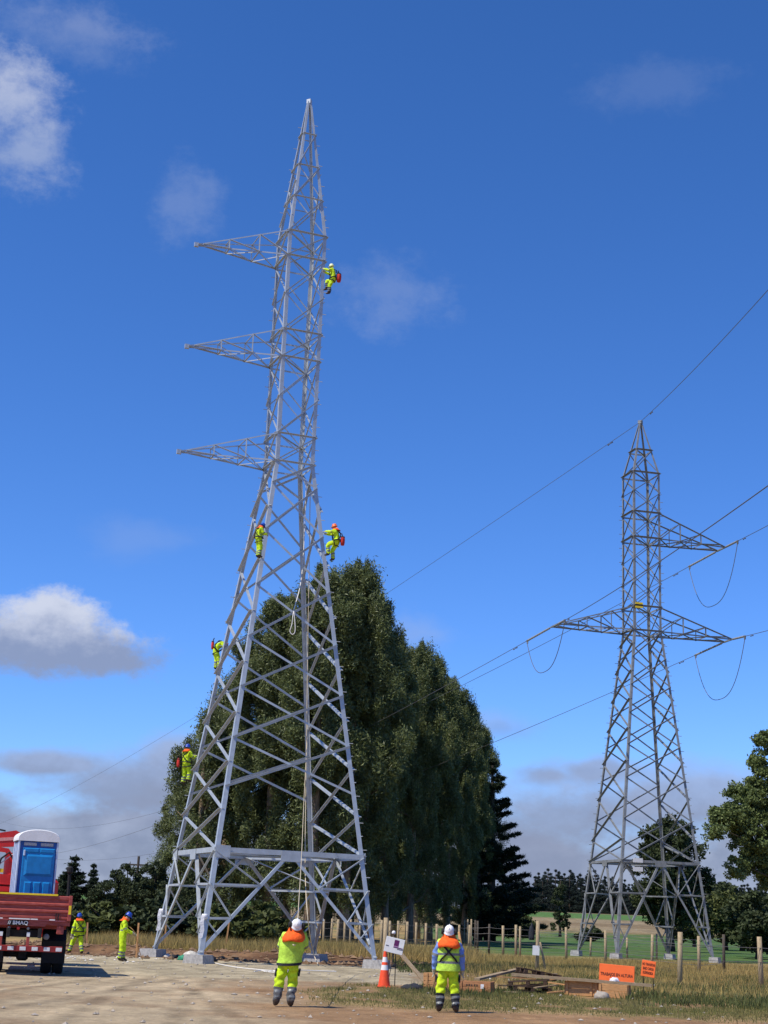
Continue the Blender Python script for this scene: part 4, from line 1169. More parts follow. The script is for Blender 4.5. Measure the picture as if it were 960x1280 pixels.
# the worker hauling on the rope, seen from behind
w1, _, J1 = person('worker in lime vest and orange neck cape, leaning back, hauling a rope and looking up', onground(358, 30.6), R(4),
    dict(pelvis=(.02, -.02, .93), spine=(.045, -.03, 1.13), chest=(.075, -.06, 1.35), neck=(.09, -.07, 1.48), head0=(.11, -.09, 1.555), head1=(.12, -.155, 1.615),
         shL=(-.115, -.05, 1.40), elL=(-.20, .10, 1.16), wrL=(-.02, .30, 1.20), shR=(.265, -.05, 1.42), elR=(.34, .10, 1.18), wrR=(.19, .30, 1.24),
         hipL=(-.085, -.02, .89), knL=(-.17, .03, .49), anL=(-.215, -.01, .10), hipR=(.11, -.02, .89), knR=(.10, .04, .49), anR=(.075, -.08, .10)),
    (hivis_dk, hivis), white_pl, 1.02, True, hivis_dk, hivis_dk, grey_cl, None, .9, (0, .75, .66), True, 3)
# the worker standing by the timber
w2, _, J2 = person('worker in lime vest over blue sleeves standing by the timber, head tilted back', onground(559, 30.9), R(-3),
    dict(head0=(0, -.005, 1.57), head1=(0, -.055, 1.645), elL=(-.285, -.03, 1.13), wrL=(-.30, .04, .88), elR=(.285, -.03, 1.13), wrR=(.30, .05, .88), knL=(-.15, .03, .50), anL=(-.17, -.01, .10), knR=(.14, .03, .5), anR=(.18, -.03, .10)),
    (hivis_dk, hivis), white_pl, 1.0, True, hivis_dk, blue_cl, dark_cl, 'x', .35, (.05, .8, .6), True, 3)
# profile worker with the stick
w3, _, J3 = person('worker in yellow suit and blue helmet, in profile, holding a thin stick', onground(151, 55), R(-84),
    dict(chest=(0, .02, 1.36), neck=(0, .05, 1.48), head0=(0, .10, 1.55), head1=(0, .145, 1.635), shL=(-.18, .03, 1.41), elL=(-.23, .08, 1.14), wrL=(-.10, .33, 1.05), shR=(.18, .03, 1.41), elR=(.23, .08, 1.14), wrR=(.10, .36, 1.03),
         knL=(-.09, .05, .5), anL=(-.10, .04, .10), knR=(.09, .02, .5), anR=(.10, -.05, .10)),
    (hivis, hivis), blue_pl, 1.02, 'small', None, None, None, None, .8, (0, 1, -.35))
# worker walking behind the truck
w4, _, J4 = person('worker in yellow suit and blue helmet striding beside the truck tail', onground(96, 62), R(28),
    dict(head0=(-.01, .03, 1.57), head1=(-.02, .02, 1.665), knL=(-.19, .18, .52), anL=(-.30, .22, .10), knR=(.13, -.03, .5), anR=(.17, -.20, .10), elR=(.27, -.07, 1.12), wrR=(.26, .02, .88)),
    (hivis, hivis), blue_pl, .93, 'small', None, None, None, 'full', .4, (.8, .6, .1))
TB = T1.c
def onleg(k, z, off=(0, 0, 0)): return TB + T1.cor(k, z) + Vector(off)
def feet_at(px, py, Y): return at(px, py, Y)
CLIMB = dict(knL=(-.14, .16, .55), anL=(-.12, .10, .14), knR=(.13, .12, .52), anR=(.12, .06, .10), elL=(-.24, .14, 1.22), wrL=(-.10, .36, 1.30), elR=(.24, .14, 1.18), wrR=(.10, .36, 1.20), chest=(0, -.02, 1.36))
# C1 near the top arm
p = feet_at(412.5, 369, 63.2)
c1, _, K1 = person('climber near the top cross-arm with dark leggings and a red bag', p, R(84),
    dict(CLIMB, pelvis=(0, -.14, .88), spine=(0, -.13, 1.07), chest=(0, -.09, 1.28), neck=(0, -.07, 1.41), head0=(0, -.03, 1.49), head1=(0, -.01, 1.58), shL=(-.19, -.08, 1.34), shR=(.19, -.08, 1.34), elL=(-.22, .1, 1.28), wrL=(-.06, .36, 1.44), elR=(.22, .1, 1.24), wrR=(.08, .33, 1.32),
         hipL=(-.10, -.14, .84), hipR=(.10, -.14, .84), knR=(.16, .22, .84), anR=(.13, .20, .42), knL=(-.12, .04, .48), anL=(-.11, .02, .10)),
    (hivis, hivis), yellow_pl, .88, False, None, None, dark_cl, 'full', .9)
# C2 near leg
p = feet_at(322, 697, 62.6)
c2, _, K2 = person('climber in yellow suit and blue helmet hugging the nearest tower leg, high up', p, R(-58),
    dict(CLIMB, chest=(0, .03, 1.36), neck=(0, .07, 1.48), head0=(.0, .12, 1.55), head1=(0, .17, 1.63), knL=(-.10, .08, .5), anL=(-.09, .03, .10), knR=(.10, .08, .5), anR=(.08, .03, .10)),
    (hivis, hivis), blue_pl, .87, 'small', None, None, None, 'full', .9, (.2, 1, -.4))
# C3 right leg
p = feet_at(415.5, 700.5, 62.9)
c3, _, K3 = person('climber with orange hood and red bag on the right tower leg, one knee raised', p, R(80),
    dict(CLIMB, pelvis=(0, -.16, .88), spine=(0, -.15, 1.07), chest=(0, -.11, 1.28), neck=(0, -.09, 1.41), head0=(0, -.05, 1.49), head1=(0, -.03, 1.58), shL=(-.19, -.10, 1.34), shR=(.19, -.10, 1.34), elL=(-.22, .1, 1.30), wrL=(-.06, .36, 1.36), elR=(.22, .12, 1.26), wrR=(.08, .36, 1.28),
         hipL=(-.10, -.16, .84), hipR=(.10, -.16, .84), knL=(-.14, .22, .72), anL=(-.12, .18, .28), knR=(.12, .06, .48), anR=(.11, -.02, .10)),
    (hivis, hivis), orange_pl, .93, 'small', None, None, None, 'full', .9)
# C4 bending over the left leg
p = feet_at(270, 837, 68.2)
c4, _, K4 = person('climber bent double over the left tower leg, red bag at the waist', p, R(-84),
    dict(pelvis=(0, -.10, .90), spine=(0, -.02, 1.07), chest=(0, .20, 1.20), neck=(0, .33, 1.19), head0=(0, .42, 1.14), head1=(0, .50, 1.09), shL=(-.18, .23, 1.22), shR=(.18, .23, 1.22), elL=(-.24, .32, 1.0), wrL=(-.10, .44, .86), elR=(.24, .32, 1.0), wrR=(.10, .46, .84),
         hipL=(-.10, -.09, .86), hipR=(.10, -.09, .86), knL=(-.12, .0, .49), anL=(-.12, -.04, .10), knR=(.12, .10, .49), anR=(.12, .12, .10)),
    (hivis, hivis), blue_pl, .98, 'small', None, None, None, 'full', .9, (0, .5, -1))
# C5 lowest on the left leg
p = feet_at(231, 980.5, 68.2)
c5, _, K5 = person('lowest climber, in yellow suit and blue helmet, on the left tower leg beside the trees', p, R(-42),
    dict(CLIMB, elL=(-.24, .16, 1.24), wrL=(-.08, .42, 1.34), elR=(.25, .14, 1.2), wrR=(.16, .42, 1.3), chest=(0, .0, 1.36), knL=(-.14, .05, .5), anL=(-.16, .02, .10), knR=(.12, .12, .56), anR=(.13, .08, .2)),
    (hivis, hivis), blue_pl, .98, 'small', None, None, None, 'full', .9, (.3, 1, .1))


def bag(root, J, label, drop=.0, s=1., m_=redbag, side=0.):
    up = (J['chest'] - J['pelvis']).normalized(); right = (J['shR'] - J['shL']).normalized(); fwd = up.cross(right)
    c = wpt(root, J['pelvis'].lerp(J['chest'], .25) - fwd * .29 + right * side - Vector((0, 0, drop)))
    t = thing('tool_bag', c, label, 'bag', None, root.rotation_euler.z + .2)
    B = MB(); B.lathe([(.03, -.20), (.12, -.19), (.15, -.08), (.155, .05), (.135, .15), (.10, .19), (.03, .20)], 14, 0, (0, 0, 0), s, s * .75)
    B.build('pouch', m_, t, True)
    B = MB(); B.lathe([(.137 * s, .12), (.142 * s, .15), (.137 * s, .18)], 14, 0, (0, 0, 0), 1, .75); B.build('rim', strap_m, t, True)
    B = MB(); B.tube([(-.10 * s, 0, .17), (-.06, .05, .32), (.06, .05, .32), (.10 * s, 0, .17)], .014, 6); B.build('strap', strap_m, t, True)
bag(c1, K1, 'red tool bag on the back of the topmost climber', .06, .95)
bag(c3, K3, 'red tool bag hanging behind the climber on the right leg', .10, .85)
bag(c4, K4, 'red tool bag at the waist of the bent climber', .05, .55)
bag(c5, K5, 'small red tool bag at the left hip of the lowest climber', .10, .5, redbag, -.22)

# ------------------------------------------------------------------ ropes
def rope(pts, r, m_, label, n=8):
    P = [Vector(p) for p in pts]; o = []
    for i in range(len(P) - 1):      # Catmull-Rom
        p0, p1, p2, p3 = P[max(i - 1, 0)], P[i], P[i + 1], P[min(i + 2, len(P) - 1)]
        for k in range(n):
            t = k / n; o.append(.5 * ((2 * p1) + (p2 - p0) * t + (2 * p0 - 5 * p1 + 4 * p2 - p3) * t * t + (3 * p1 - p0 - 3 * p2 + p3) * t ** 3))
    o.append(P[-1]); B = MB(); B.tube(o, r, 6); ob = B.build('rope', m_); return tag(ob, label, 'rope')
h1 = wpt(w1, J1['wrL'] + Vector((.05, .06, .06))); h2 = wpt(w1, J1['wrR'] + Vector((-.05, .06, .06)))
rope([at(388, 598, 66), at(386.5, 700, 66), at(384.5, 830, 66), at(382.5, 980, 65.6), at(381.5, 1085, 64.6), at(385, 1150, 62), onground(391, 60) + Vector((0, 0, .5)), onground(398, 58.5, .03)], .021, rope_m, 'pale rope hanging down the middle of the bright tower to the ground')
rope([at(383, 600, 66.2), at(380, 680, 66), at(376, 728, 65), at(367.5, 762, 63.5), at(365, 780, 63.3), at(362.5, 789, 63.3), at(366, 793, 63.3), at(369, 787, 63.3), at(367.5, 764, 63.4)], .020, rope_w, 'short pale rope ending in a loop on a tower brace')
rope([at(385, 905, 65.8), at(380, 1000, 62), at(377, 1070, 55), at(374, 1120, 45), h2, h1, h1 + Vector((.02, .12, -.45)), h1 + Vector((.08, .25, -.95))], .012, rope_m, 'rope running from the tower to the hands of the hauling worker')
rope([onground(236, 60, .03), onground(262, 57, .03), onground(290, 53, .03), onground(325, 51, .03), onground(352, 50.5, .03), onground(372, 51.5, .03), onground(420, 52, .03)], .02, rope_w, 'whitish rope lying across the gravel in front of the tower')
rope([onground(318, 49, .03), onground(327, 49.8, .05), onground(334, 48.8, .04), onground(341, 49.9, .05), onground(348, 48.7, .04), onground(356, 49.6, .03), onground(345, 48.4, .04), onground(330, 49.2, .04)], .02, rope_w, 'tangled coil of whitish rope on the ground before the tower')
hs = wpt(w3, J3['wrR'] + Vector((0, .08, .02)))
rope([hs + Vector((-.3, 0, .25)), hs, hs.lerp(onground(178, 56), .5) + Vector((0, 0, -.05)), onground(178, 56, .05)], .014, wood_new, 'thin stick held out by the worker in profile')
t = thing('wooden_stake', onground(170, 60), 'pale wooden stake standing before the worker in profile', 'stake')
B = MB(); B.box((0, 0, .70), (.07, .05, 1.4)); B.build('post', wood_new, t)
for px, Y, h, tl, lb in ((205, 73, 1.95, .01, 'tall pale stake in the dug soil by the left tower leg'), (281, 74, 1.75, .14, 'leaning stake behind the tower, between nearest leg and shrubs'), (108, 70, 1.2, -.05, 'short pale stake beside the worker near the truck')):
    t = thing('wooden_stake', onground(px, Y), lb, 'stake'); B = MB(); B.beam((0, 0, -.05), (tl, 0, h), .075, .05, 0, (0, 1, 0)); B.build('post', wood_new, t)

# cloth and bags at the tower feet
def lump(name, label, cat, loc, rx, ry, rz_, m_, seed=0, rot=0.):
    rng = np.random.default_rng(seed); bm = bmesh.new(); bmesh.ops.create_icosphere(bm, subdivisions=3, radius=1)
    for v in bm.verts:
        c = v.co; k = 1 + .16 * math.sin(4 * c.x + seed) * math.cos(5 * c.y + 2 * seed) + .10 * math.sin(9 * c.z + 6 * c.x + seed)
        v.co = Vector((c.x * rx * k, c.y * ry * k, max(c.z * rz_ * k, -.25 * rz_) + .25 * rz_))
    me = bpy.data.meshes.new(name); bm.to_mesh(me); bm.free(); me.materials.append(m_)
    me.polygons.foreach_set('use_smooth', [True] * len(me.polygons)); o = bpy.data.objects.new(name, me); COL.objects.link(o); o.location = loc; o.rotation_euler = (0, 0, rot)
    return tag(o, label, cat)
green_cl = mat('green sheet cloth', (.03, .22, .12), .8, 0, .5, 10., .2)
lump('cloth_bundle', 'crumpled whitish cloth heaped on the nearest footing', 'cloth', onground(240, 59.3, .0), .40, .3, .30, mat('dirty white cloth', (.50, .48, .42), .9, 0, .6, 10., .2), 1)
lump('cloth_bundle', 'green cloth spilling left of the nearest footing', 'cloth', onground(232, 59.2), .30, .25, .18, green_cl, 2)
lump('duffel_bag', 'dark bag lying right of the nearest footing', 'bag', onground(258, 59.0), .42, .26, .22, dark_cl, 3)
lump('cloth_bundle', 'small red bundle in front of the nearest footing', 'cloth', onground(246, 58.6), .14, .12, .2, redbag, 4)
for k, z, lb, sd in ((0, 1.75, 'white cloth tied round the nearest tower leg', 5), (3, 1.9, 'white cloth tied round the left tower leg', 6)):
    c = onleg(k, z); t = thing('cloth_strip', c, lb, 'cloth'); B = MB()
    B.lathe([(.09, -.10), (.12, -.05), (.125, .06), (.10, .11)], 12, 0, (0, 0, 0)); pts = [(-.05, -.11, .05), (-.08, -.15, -.2), (-.04, -.14, -.5), (-.10, -.16, -.8)]
    B.build('knot', white_cl, t, True); B = MB()
    B.sweep([Vector(p) for p in pts], [[Vector((-.07, 0, 0)), Vector((.07, .02, 0)), Vector((.07, .04, 0)), Vector((-.07, .02, 0))]] * 4); B.build('tail', white_cl, t)
for i, (px, Y) in enumerate(((203, 62.4), (209, 62), (216, 61.6), (222, 61.9), (229, 61.2), (197, 62.2))):
    t = tag(lump('scrap', 'small scrap lying in the row before the left footing', 'scrap', onground(px, Y), .16, .12, .12, [dark_cl, stone_w, dark_cl][i % 3], 10 + i), 'small scrap lying in the row before the left footing', 'scrap', 'scraps before the left footing')

# ------------------------------------------------------------------ truck
def text_mesh(name, body, size, m_, parent, loc, rot, ext=.004, font_x=1.):
    cu = bpy.data.curves.new(name, 'FONT'); cu.body = body; cu.size = size; cu.align_x = 'CENTER'; cu.align_y = 'CENTER'; cu.extrude = ext; cu.offset = size * .018
    o = bpy.data.objects.new(name + '_c', cu); COL.objects.link(o); dg = bpy.context.evaluated_depsgraph_get()
    me = bpy.data.meshes.new_from_object(o.evaluated_get(dg)); bpy.data.objects.remove(o); me.materials.clear(); me.materials.append(m_)
    t = bpy.data.objects.new(name, me); COL.objects.link(t); t.parent = parent; t.location = loc; t.rotation_euler = rot; t.scale = (font_x, 1, 1); return t
TRZ = R(12.0)
tp = onground(25, 40.3)
TR = thing('flatbed_truck', tp, 'red flatbed truck seen from behind, carrying a folded crane and a blue toilet', 'truck', None, TRZ)
def part(B, nm, ms, par=TR, sm=False): return recalc(B.build(nm, ms, par, sm))
B = MB(); B.box((0, 3.6, 1.42), (2.48, 7.1, .12), 0, None, 1, .01)
for i in range(8): B.box((0, .5 + i * .9, 1.31), (2.3, .09, .1))
part(B, 'bed', truck_red)
# tailgate: pressed ribs
B = MB(); prof = [(0, 1.50), (.0, 1.535), (-.035, 1.55), (-.035, 1.60), (0, 1.62), (0, 1.70), (-.05, 1.725), (-.05, 1.77), (0, 1.80), (0, 1.88), (-.05, 1.905), (-.05, 1.95), (0, 1.98), (0, 2.06), (-.03, 2.08), (-.03, 2.16), (0, 2.175), (.05, 2.175), (.05, 1.50)]
B.sweep([(-1.2, -.02, 0), (1.2, -.02, 0)], [[Vector((0, y, z)) for y, z in prof]] * 2)
tg = part(B, 'tailgate', truck_red)
B = MB()
for x in (-1.2, 1.2): B.box((x, -.03, 1.84), (.10, .12, .70), 0, None, 1, .012)
part(B, 'corner_post', truck_red)
B = MB(); B.box((-.17, -.05, 2.195), (2.02, .05, .05)); B.build('yellow_edge_strip', yellow_m, tg)
B = MB(); B.box((1.20, -.095, 1.80), (.07, .02, .24)); B.build('yellow_marker', yellow_m, tg)
for x in (.83, .90):
    B = MB(); B.box((x, -.09, 1.60), (.028, .04, .20), 0, None, 1, .006); B.build('latch', black_m, tg)
for x0, x1 in ((-1.2, -.62), (-.45, .12), (.14, .34), (.66, .82)):
    B = MB(); B.box(((x0 + x1) / 2, -.062, 1.517), (x1 - x0, .02, .03)); B.build('reflective_strip', white_m, tg)
for sg in (-1, 1):
    B = MB(); prof2 = [(0, 1.49), (.0, 1.60), (.04, 1.62), (.04, 1.78), (0, 1.80), (0, 1.90), (.04, 1.92), (.04, 2.05), (0, 2.07), (0, 2.17), (-.05, 2.17), (-.05, 1.49)]
    B.sweep([(sg * 1.2, .06, 0), (sg * 1.2, 7.1, 0)], [[Vector((y * sg, 0, z)) for y, z in prof2]] * 2); part(B, 'side_board', truck_red)
# rear frame panel and number board
B = MB(); B.add([(-1.1, 0, 1.485), (.66, 0, 1.485), (.56, 0, 1.33), (-1.1, 0, 1.33), (-1.1, .1, 1.485), (.66, .1, 1.485), (.56, .1, 1.33), (-1.1, .1, 1.33)], [(0, 1, 2, 3), (4, 7, 6, 5), (0, 4, 5, 1), (1, 5, 6, 2), (2, 6, 7, 3), (3, 7, 4, 0)])
rf = part(B, 'rear_frame', truck_red)
B = MB(); B.box((-.19, -.02, 1.41), (.56, .03, .15), 0, None, 1, .006); nb = B.build('name_board', black_m, rf)
text_mesh('lettering', '// BMAQ', .135, white_m, rf, (-.19, -.038, 1.405), (R(90), 0, 0), .003, 1.12)
B = MB(); B.box((.98, .05, 1.24), (.20, .12, .22), 0, None, 1, .02); part(B, 'lamp_box', truck_red)
for x, r_, z in ((-.42, .045, 1.26), (-.17, .045, 1.26), (.1, .04, 1.26)):
    B = MB(); B.lathe([(.001, 0), (r_, 0), (r_ * .9, .03), (.001, .035)], 14)
    for i, q in enumerate(B.v): B.v[i] = Vector((x + q.x, .04 - q.z, z + q.y))
    B.build('tail_lamp', crane_red if x == -.17 else mat('grey lamp lens', (.25, .24, .22), .3), TR)
B = MB(); B.lathe([(.001, 0), (.085, .01), (.08, .10), (.04, .12), (.001, .12)], 16)
for i, q in enumerate(B.v): B.v[i] = Vector((.62 + q.x, .25 - q.z, 1.05 + q.y))
part(B, 'air_tank', mat('grey tank paint', (.2, .2, .2), .5))
# chassis, bumper, wheels
B = MB()
for x in (-.43, .43): B.box((x, 4.2, 1.14), (.1, 8.6, .26), 0, None, 1, .01)
for y in (.3, 1.6, 2.9, 4.4, 6.0): B.box((0, y, 1.12), (.86, .1, .2))
for y in (1.9, 3.2): B.tube([(-.95, y, .52), (.95, y, .52)], .09, 8); B.box((0, y, .52), (.34, .4, .36), 0, None, 1, .06)
part(B, 'chassis', chassis_m)
B = MB(); B.box((0, .04, .72), (2.18, .10, .155), 0, None, 1, .012)
bp_ = part(B, 'underrun_bar', mat('red bumper paint', (.26, .022, .02), .5, 0, 0, 8., .15))
for i in range(7):
    B = MB(); B.box((-.99 + i * .33, -.014, .72), (.165, .012, .10)); B.build('reflector', mat('pale reflector', (.72, .72, .70), .4), bp_)
for x in (.12, -.62):
    B = MB(); B.box((x, .06, .93), (.085, .07, .42), 0, None, 1, .01); B.box((x, .055, 1.10), (.088, .074, .12), 1); part(B, 'bumper_stay', [mat('faded red stay', (.36, .06, .045), .6), white_m])
def wheel(x, y, r_=.52, w_=.30):
    W = bpy.data.objects.new('wheel', None); B = MB()
    B.lathe([(r_ * .58, -w_ / 2), (r_ * .92, -w_ / 2), (r_, -w_ / 2 + .04), (r_, w_ / 2 - .04), (r_ * .92, w_ / 2), (r_ * .58, w_ / 2)], 28)
    Rm = Matrix.Rotation(R(90), 3, 'Y')
    B.v = [Rm @ q for q in B.v]; o = recalc(B.build('wheel', black_m, TR, True)); o.location = (x, y, r_)
    B = MB(); B.lathe([(.001, -w_ * .3), (r_ * .25, -w_ * .32), (r_ * .5, -w_ * .1), (r_ * .60, -w_ * .45), (r_ * .60, w_ * .45), (r_ * .5, w_ * .1), (r_ * .25, w_ * .32), (.001, w_ * .3)], 20); B.v = [Rm @ q for q in B.v]; recalc(B.build('rim', chassis_m, o, True))
for y in (1.9, 3.2):
    for x in (-1.03, -.70, .70, 1.03): wheel(x, y)
for x in (-1.0, 1.0): wheel(x, 9.2, .52, .32)
for x in (-.87, .87):
    B = MB(); B.box((x, 1.22, .62), (.66, .03, .62)); part(B, 'mud_flap', black_m)
for x in (-.87, .87):
    B = MB(); B.add([(x + sx_ * .34, 2.55 + 1.28 * math.cos(a) * k, .62 + .62 * math.sin(a) * k) for a in np.linspace(0, PI, 11) for sx_ in (-1, 1) for k in (1, 1.03)], [(i * 4 + a, i * 4 + b, i * 4 + 4 + b, i * 4 + 4 + a) for i in range(10) for a, b in ((0, 2), (2, 3), (3, 1), (1, 0))]); part(B, 'mudguard', chassis_m)
# cab
B = MB(); B.box((-.12, 9.3, 1.85), (2.1, 2.1, 1.9), 0, None, .94, .12); cb = part(B, 'cab', crane_red)
B = MB(); B.box((-.12, 8.235, 2.35), (1.4, .03, .5), 0, None, 1, .05); B.build('window', glass_m, cb)
for sg in (-1, 1):
    B = MB(); B.box((-.12 + sg * 1.045, 9.4, 2.3), (.03, 1.1, .6), 0, None, 1, .05); B.build('window', glass_m, cb)
B = MB(); B.box((-.12, 10.34, 2.3), (1.8, .03, .7), 0, None, 1, .05); B.build('windscreen', glass_m, cb)
# folded crane behind the cab
cx, cy = -.62, 6.0
B = MB(); B.box((cx, cy, 1.75), (.85, .7, .62), 0, None, 1, .04); B.box((cx, cy, 2.35), (.62, .55, .75), 0, None, .9, .05); B.lathe([(.24, 0), (.24, .9), (.2, 1.0)], 16, 0, (cx, cy, 2.5))
cr = part(B, 'crane', crane_red)
def slab(pts, y0, y1, nm, m_, par):
    B = MB(); n = len(pts); B.add([(x, y0, z) for x, z in pts] + [(x, y1, z) for x, z in pts], [tuple(range(n)), tuple(range(n, 2 * n))[::-1]] + [(i, (i + 1) % n, (i + 1) % n + n, i + n) for i in range(n)]); return recalc(B.build(nm, m_, par))
slab([(-1.7, 3.98), (-.58, 4.20), (-.28, 4.06), (-.30, 3.80), (-.62, 3.70), (-1.7, 3.62)], 5.72, 6.2, 'boom', crane_red, cr)
slab([(-.30, 3.95), (-.25, 4.02), (-.20, 3.2), (-.26, 2.5), (-.44, 2.5), (-.40, 3.2), (-.42, 3.75)], 5.68, 6.05, 'boom', crane_red, cr)
slab([(-1.5, 3.72), (-.75, 3.62), (-.42, 3.2), (-.40, 2.9), (-.52, 2.9), (-.56, 3.15), (-.85, 3.5), (-1.5, 3.56)], 5.60, 5.85, 'boom', crane_red, cr)
slab([(-1.6, 2.86), (-.42, 2.80), (-.36, 2.62), (-.42, 2.50), (-1.6, 2.52)], 5.4, 5.9, 'outrigger_beam', crane_red, cr)
slab([(-1.6, 2.46), (-.34, 2.44), (-.34, 2.30), (-1.6, 2.28)], 5.35, 5.95, 'outrigger_beam', crane_red, cr)
B = MB(); B.box((-1.0, 5.71, 3.90), (.9, .012, .10), 0, Matrix.Rotation(R(-6), 3, 'Y')); B.build('pale_stripe', mat('pale pink stripe', (.70, .30, .26), .5), cr)
B = MB(); B.beam((-.42, 5.62, 4.10), (-.20, 5.62, 3.82), .05, .06); B.box((-1.0, 5.55, 2.93), (.3, .1, .12)); B.build('yellow_marking', yellow_m, cr)
B = MB(); B.tube([(-1.05, 5.5, 2.9), (-.95, 5.5, 3.3), (-.72, 5.5, 3.5), (-.52, 5.5, 3.2), (-.46, 5.5, 2.8)], .035, 6); B.build('hose', black_m, cr)
B = MB(); B.tube([(-.9, 5.52, 4.16), (-1.3, 5.52, 4.22), (-1.7, 5.52, 4.25)], .03, 6); B.build('hose', black_m, cr)
B = MB(); B.tube([(-1.25, 5.52, 2.9), (-.28, 5.52, 3.72)], .018, 6); B.build('lever', rope_w, cr)
B = MB(); B.lathe([(.12, 0), (.13, .25), (.10, .32)], 12, 0, (1.22, 4.8, 1.5)); B.tube([(1.22, 4.8, 1.6), (1.2, 4.8, 2.9)], .05, 8); B.lathe([(.05, 0), (.10, .05), (.10, .18), (.05, .24)], 10, 0, (1.2, 4.8, 2.9)); part(B, 'corner_stanchion', black_m)

# blue portable toilet standing on the bed
def trw(x, y, z): return tp + Matrix.Rotation(TRZ, 3, 'Z') @ Vector((x, y, z))
PT = thing('portable_toilet', trw(.10, 1.35, 1.485), 'blue portable toilet with a white domed roof standing on the truck bed', 'toilet', None, R(19.5))
B = MB(); B.box((0, .0, 1.11), (1.06, 1.1, 2.18), 0, None, 1, .02); part(B, 'cabin', blue_deep, PT)
B = MB()
for sg in (-1, 1):
    B.box((sg * .545, -.53, 1.11), (.05, .09, 2.2), 0, None, 1, .01); B.box((sg * .545, .53, 1.11), (.05, .09, 2.2), 0, None, 1, .01)
    for y in (-.3, 0, .3): B.box((sg * .54, y, 1.11), (.03, .10, 2.1), 0, None, 1, .008)
part(B, 'corner_frame', pale_blue, PT)
B = MB(); n = 16; ring = lambda s_, z: [Vector((x * s_, y * s_, z)) for x, y in ((-.60, -.60), (0, -.62), (.60, -.60), (.62, 0), (.60, .60), (0, .62), (-.60, .60), (-.62, 0))]
arcs = []
B = MB(); pr = [Vector((.60 * math.cos(a), 0, .27 * math.sin(a) ** .8)) for a in np.linspace(0, PI, 15)]
pr = [Vector((.60, 0, -.05))] + pr + [Vector((-.60, 0, -.05))]
B.sweep([(0, -.60, 2.25), (0, -.57, 2.265), (0, .57, 2.265), (0, .60, 2.25)], [[q * .985 for q in pr], pr, pr, [q * .985 for q in pr]]); part(B, 'roof', white_m, PT)
for x in (-.24, .24):
    B = MB(); B.box((x, -.562, 2.115), (.36, .03, .09), 0, None, 1, .01); part(B, 'vent_grille', mat('pale vent mesh', (.42, .42, .42), .6, 0, .5, 60., .3), PT)
# door with pressed panels
B = MB(); B.box((.03, -.565, 1.03), (.92, .04, 1.96), 0, None, 1, .012); dr = part(B, 'door', blue_toilet, PT)
def panel(x0, x1, z0, z1, d, slope, nm='door_panel'):
    B = MB(); y = -.586
    B.add([(x0, y, z0), (x1, y, z0), (x1, y, z1), (x0, y, z1), (x0 + slope, y - d, z0 + slope), (x1 - slope, y - d, z0 + slope), (x1 - slope, y - d, z1 - slope), (x0 + slope, y - d, z1 - slope)],
          [(0, 1, 5, 4), (1, 2, 6, 5), (2, 3, 7, 6), (3, 0, 4, 7), (4, 5, 6, 7)]); recalc(B.build(nm, blue_toilet, dr))
panel(-.36, .46, 1.22, 1.84, .035, .07); panel(-.38, .02, 1.88, 2.0, .02, .02); panel(.06, .46, 1.88, 2.0, .02, .02)
for x in (-.30, -.04, .22): panel(x - .02, x + .19, .12, 1.06, .035, .03)
B = MB(); B.box((-.39, -.60, 1.86), (.05, .06, .16), 0, None, 1, .01); B.build('latch', pale_blue, dr)

# ------------------------------------------------------------------ cone, signs, timber
t = thing('traffic_cone', onground(480, 41.6), 'tall orange traffic cone with two white bands by the white sign', 'cone')
B = MB(); B.box((0, 0, .02), (.40, .40, .04), 0, None, 1, .01); B.build('base', cone_or, t)
B = MB(); r_ = lambda z: .175 - (.175 - .04) * z / .95
lv = [0, .44, .58, .66, .80, .95]
for i in range(5): B.lathe([(r_(lv[i]), lv[i]), (r_(lv[i + 1]), lv[i + 1])], 22, 1 if i in (1, 3) else 0, (0, 0, .04), 1, 1, False)
B.lathe([(.04, .95), (.032, .96), (.03, .93)], 22, 0, (0, 0, .04)); o = B.build('body', [cone_or, white_m], t, True)
p = onground(490, 42.6); t = thing('notice_board', p, 'tilted white notice board with a purple square on two thin legs', 'sign')
cz = atn(493, 1182, 42.6) - p; Rm = Matrix.Rotation(R(-11), 3, 'Y').inverted() @ Matrix.Rotation(0, 3, 'Z')
Rm = Matrix.Rotation(R(11), 3, 'Y')
B = MB(); B.box((0, 0, 0), (.56, .03, .44), 0, Rm, 1, .006); B.v = [q + cz for q in B.v]; bd = B.build('board', sign_wh, t)
def mark(x0, x1, z0, z1, m_, nm='print', y=-.018):
    B = MB(); B.box(((x0 + x1) / 2, y, (z0 + z1) / 2), (x1 - x0, .004, z1 - z0)); B.v = [Rm @ q + cz for q in B.v]; B.build(nm, m_, bd)
mark(-.02, .12, .0, .17, purple); mark(-.02, .26, -.055, -.03, purple, 'text_line'); mark(.10, .27, -.09, -.07, mat('grey print', (.12, .11, .12), .6), 'text_line'); mark(-.25, -.16, -.05, -.025, MATS['grey print'], 'text_line'); mark(-.02, .12, -.018, -.006, mat('pink print', (.6, .2, .45), .6), 'text_line')
for x0, x1 in ((-.14, -.10), (.05, .10)):
    B = MB(); B.tube([cz + Vector((x0, .03, -.15)), Vector((x1 - .02, .15, 0))], .014, 6); B.build('leg', chassis_m, t)
B = MB(); B.tube([cz + Vector((0, .03, -.2)), Vector((-.15, -.25, 0))], .012, 6); B.build('leg', chassis_m, t)

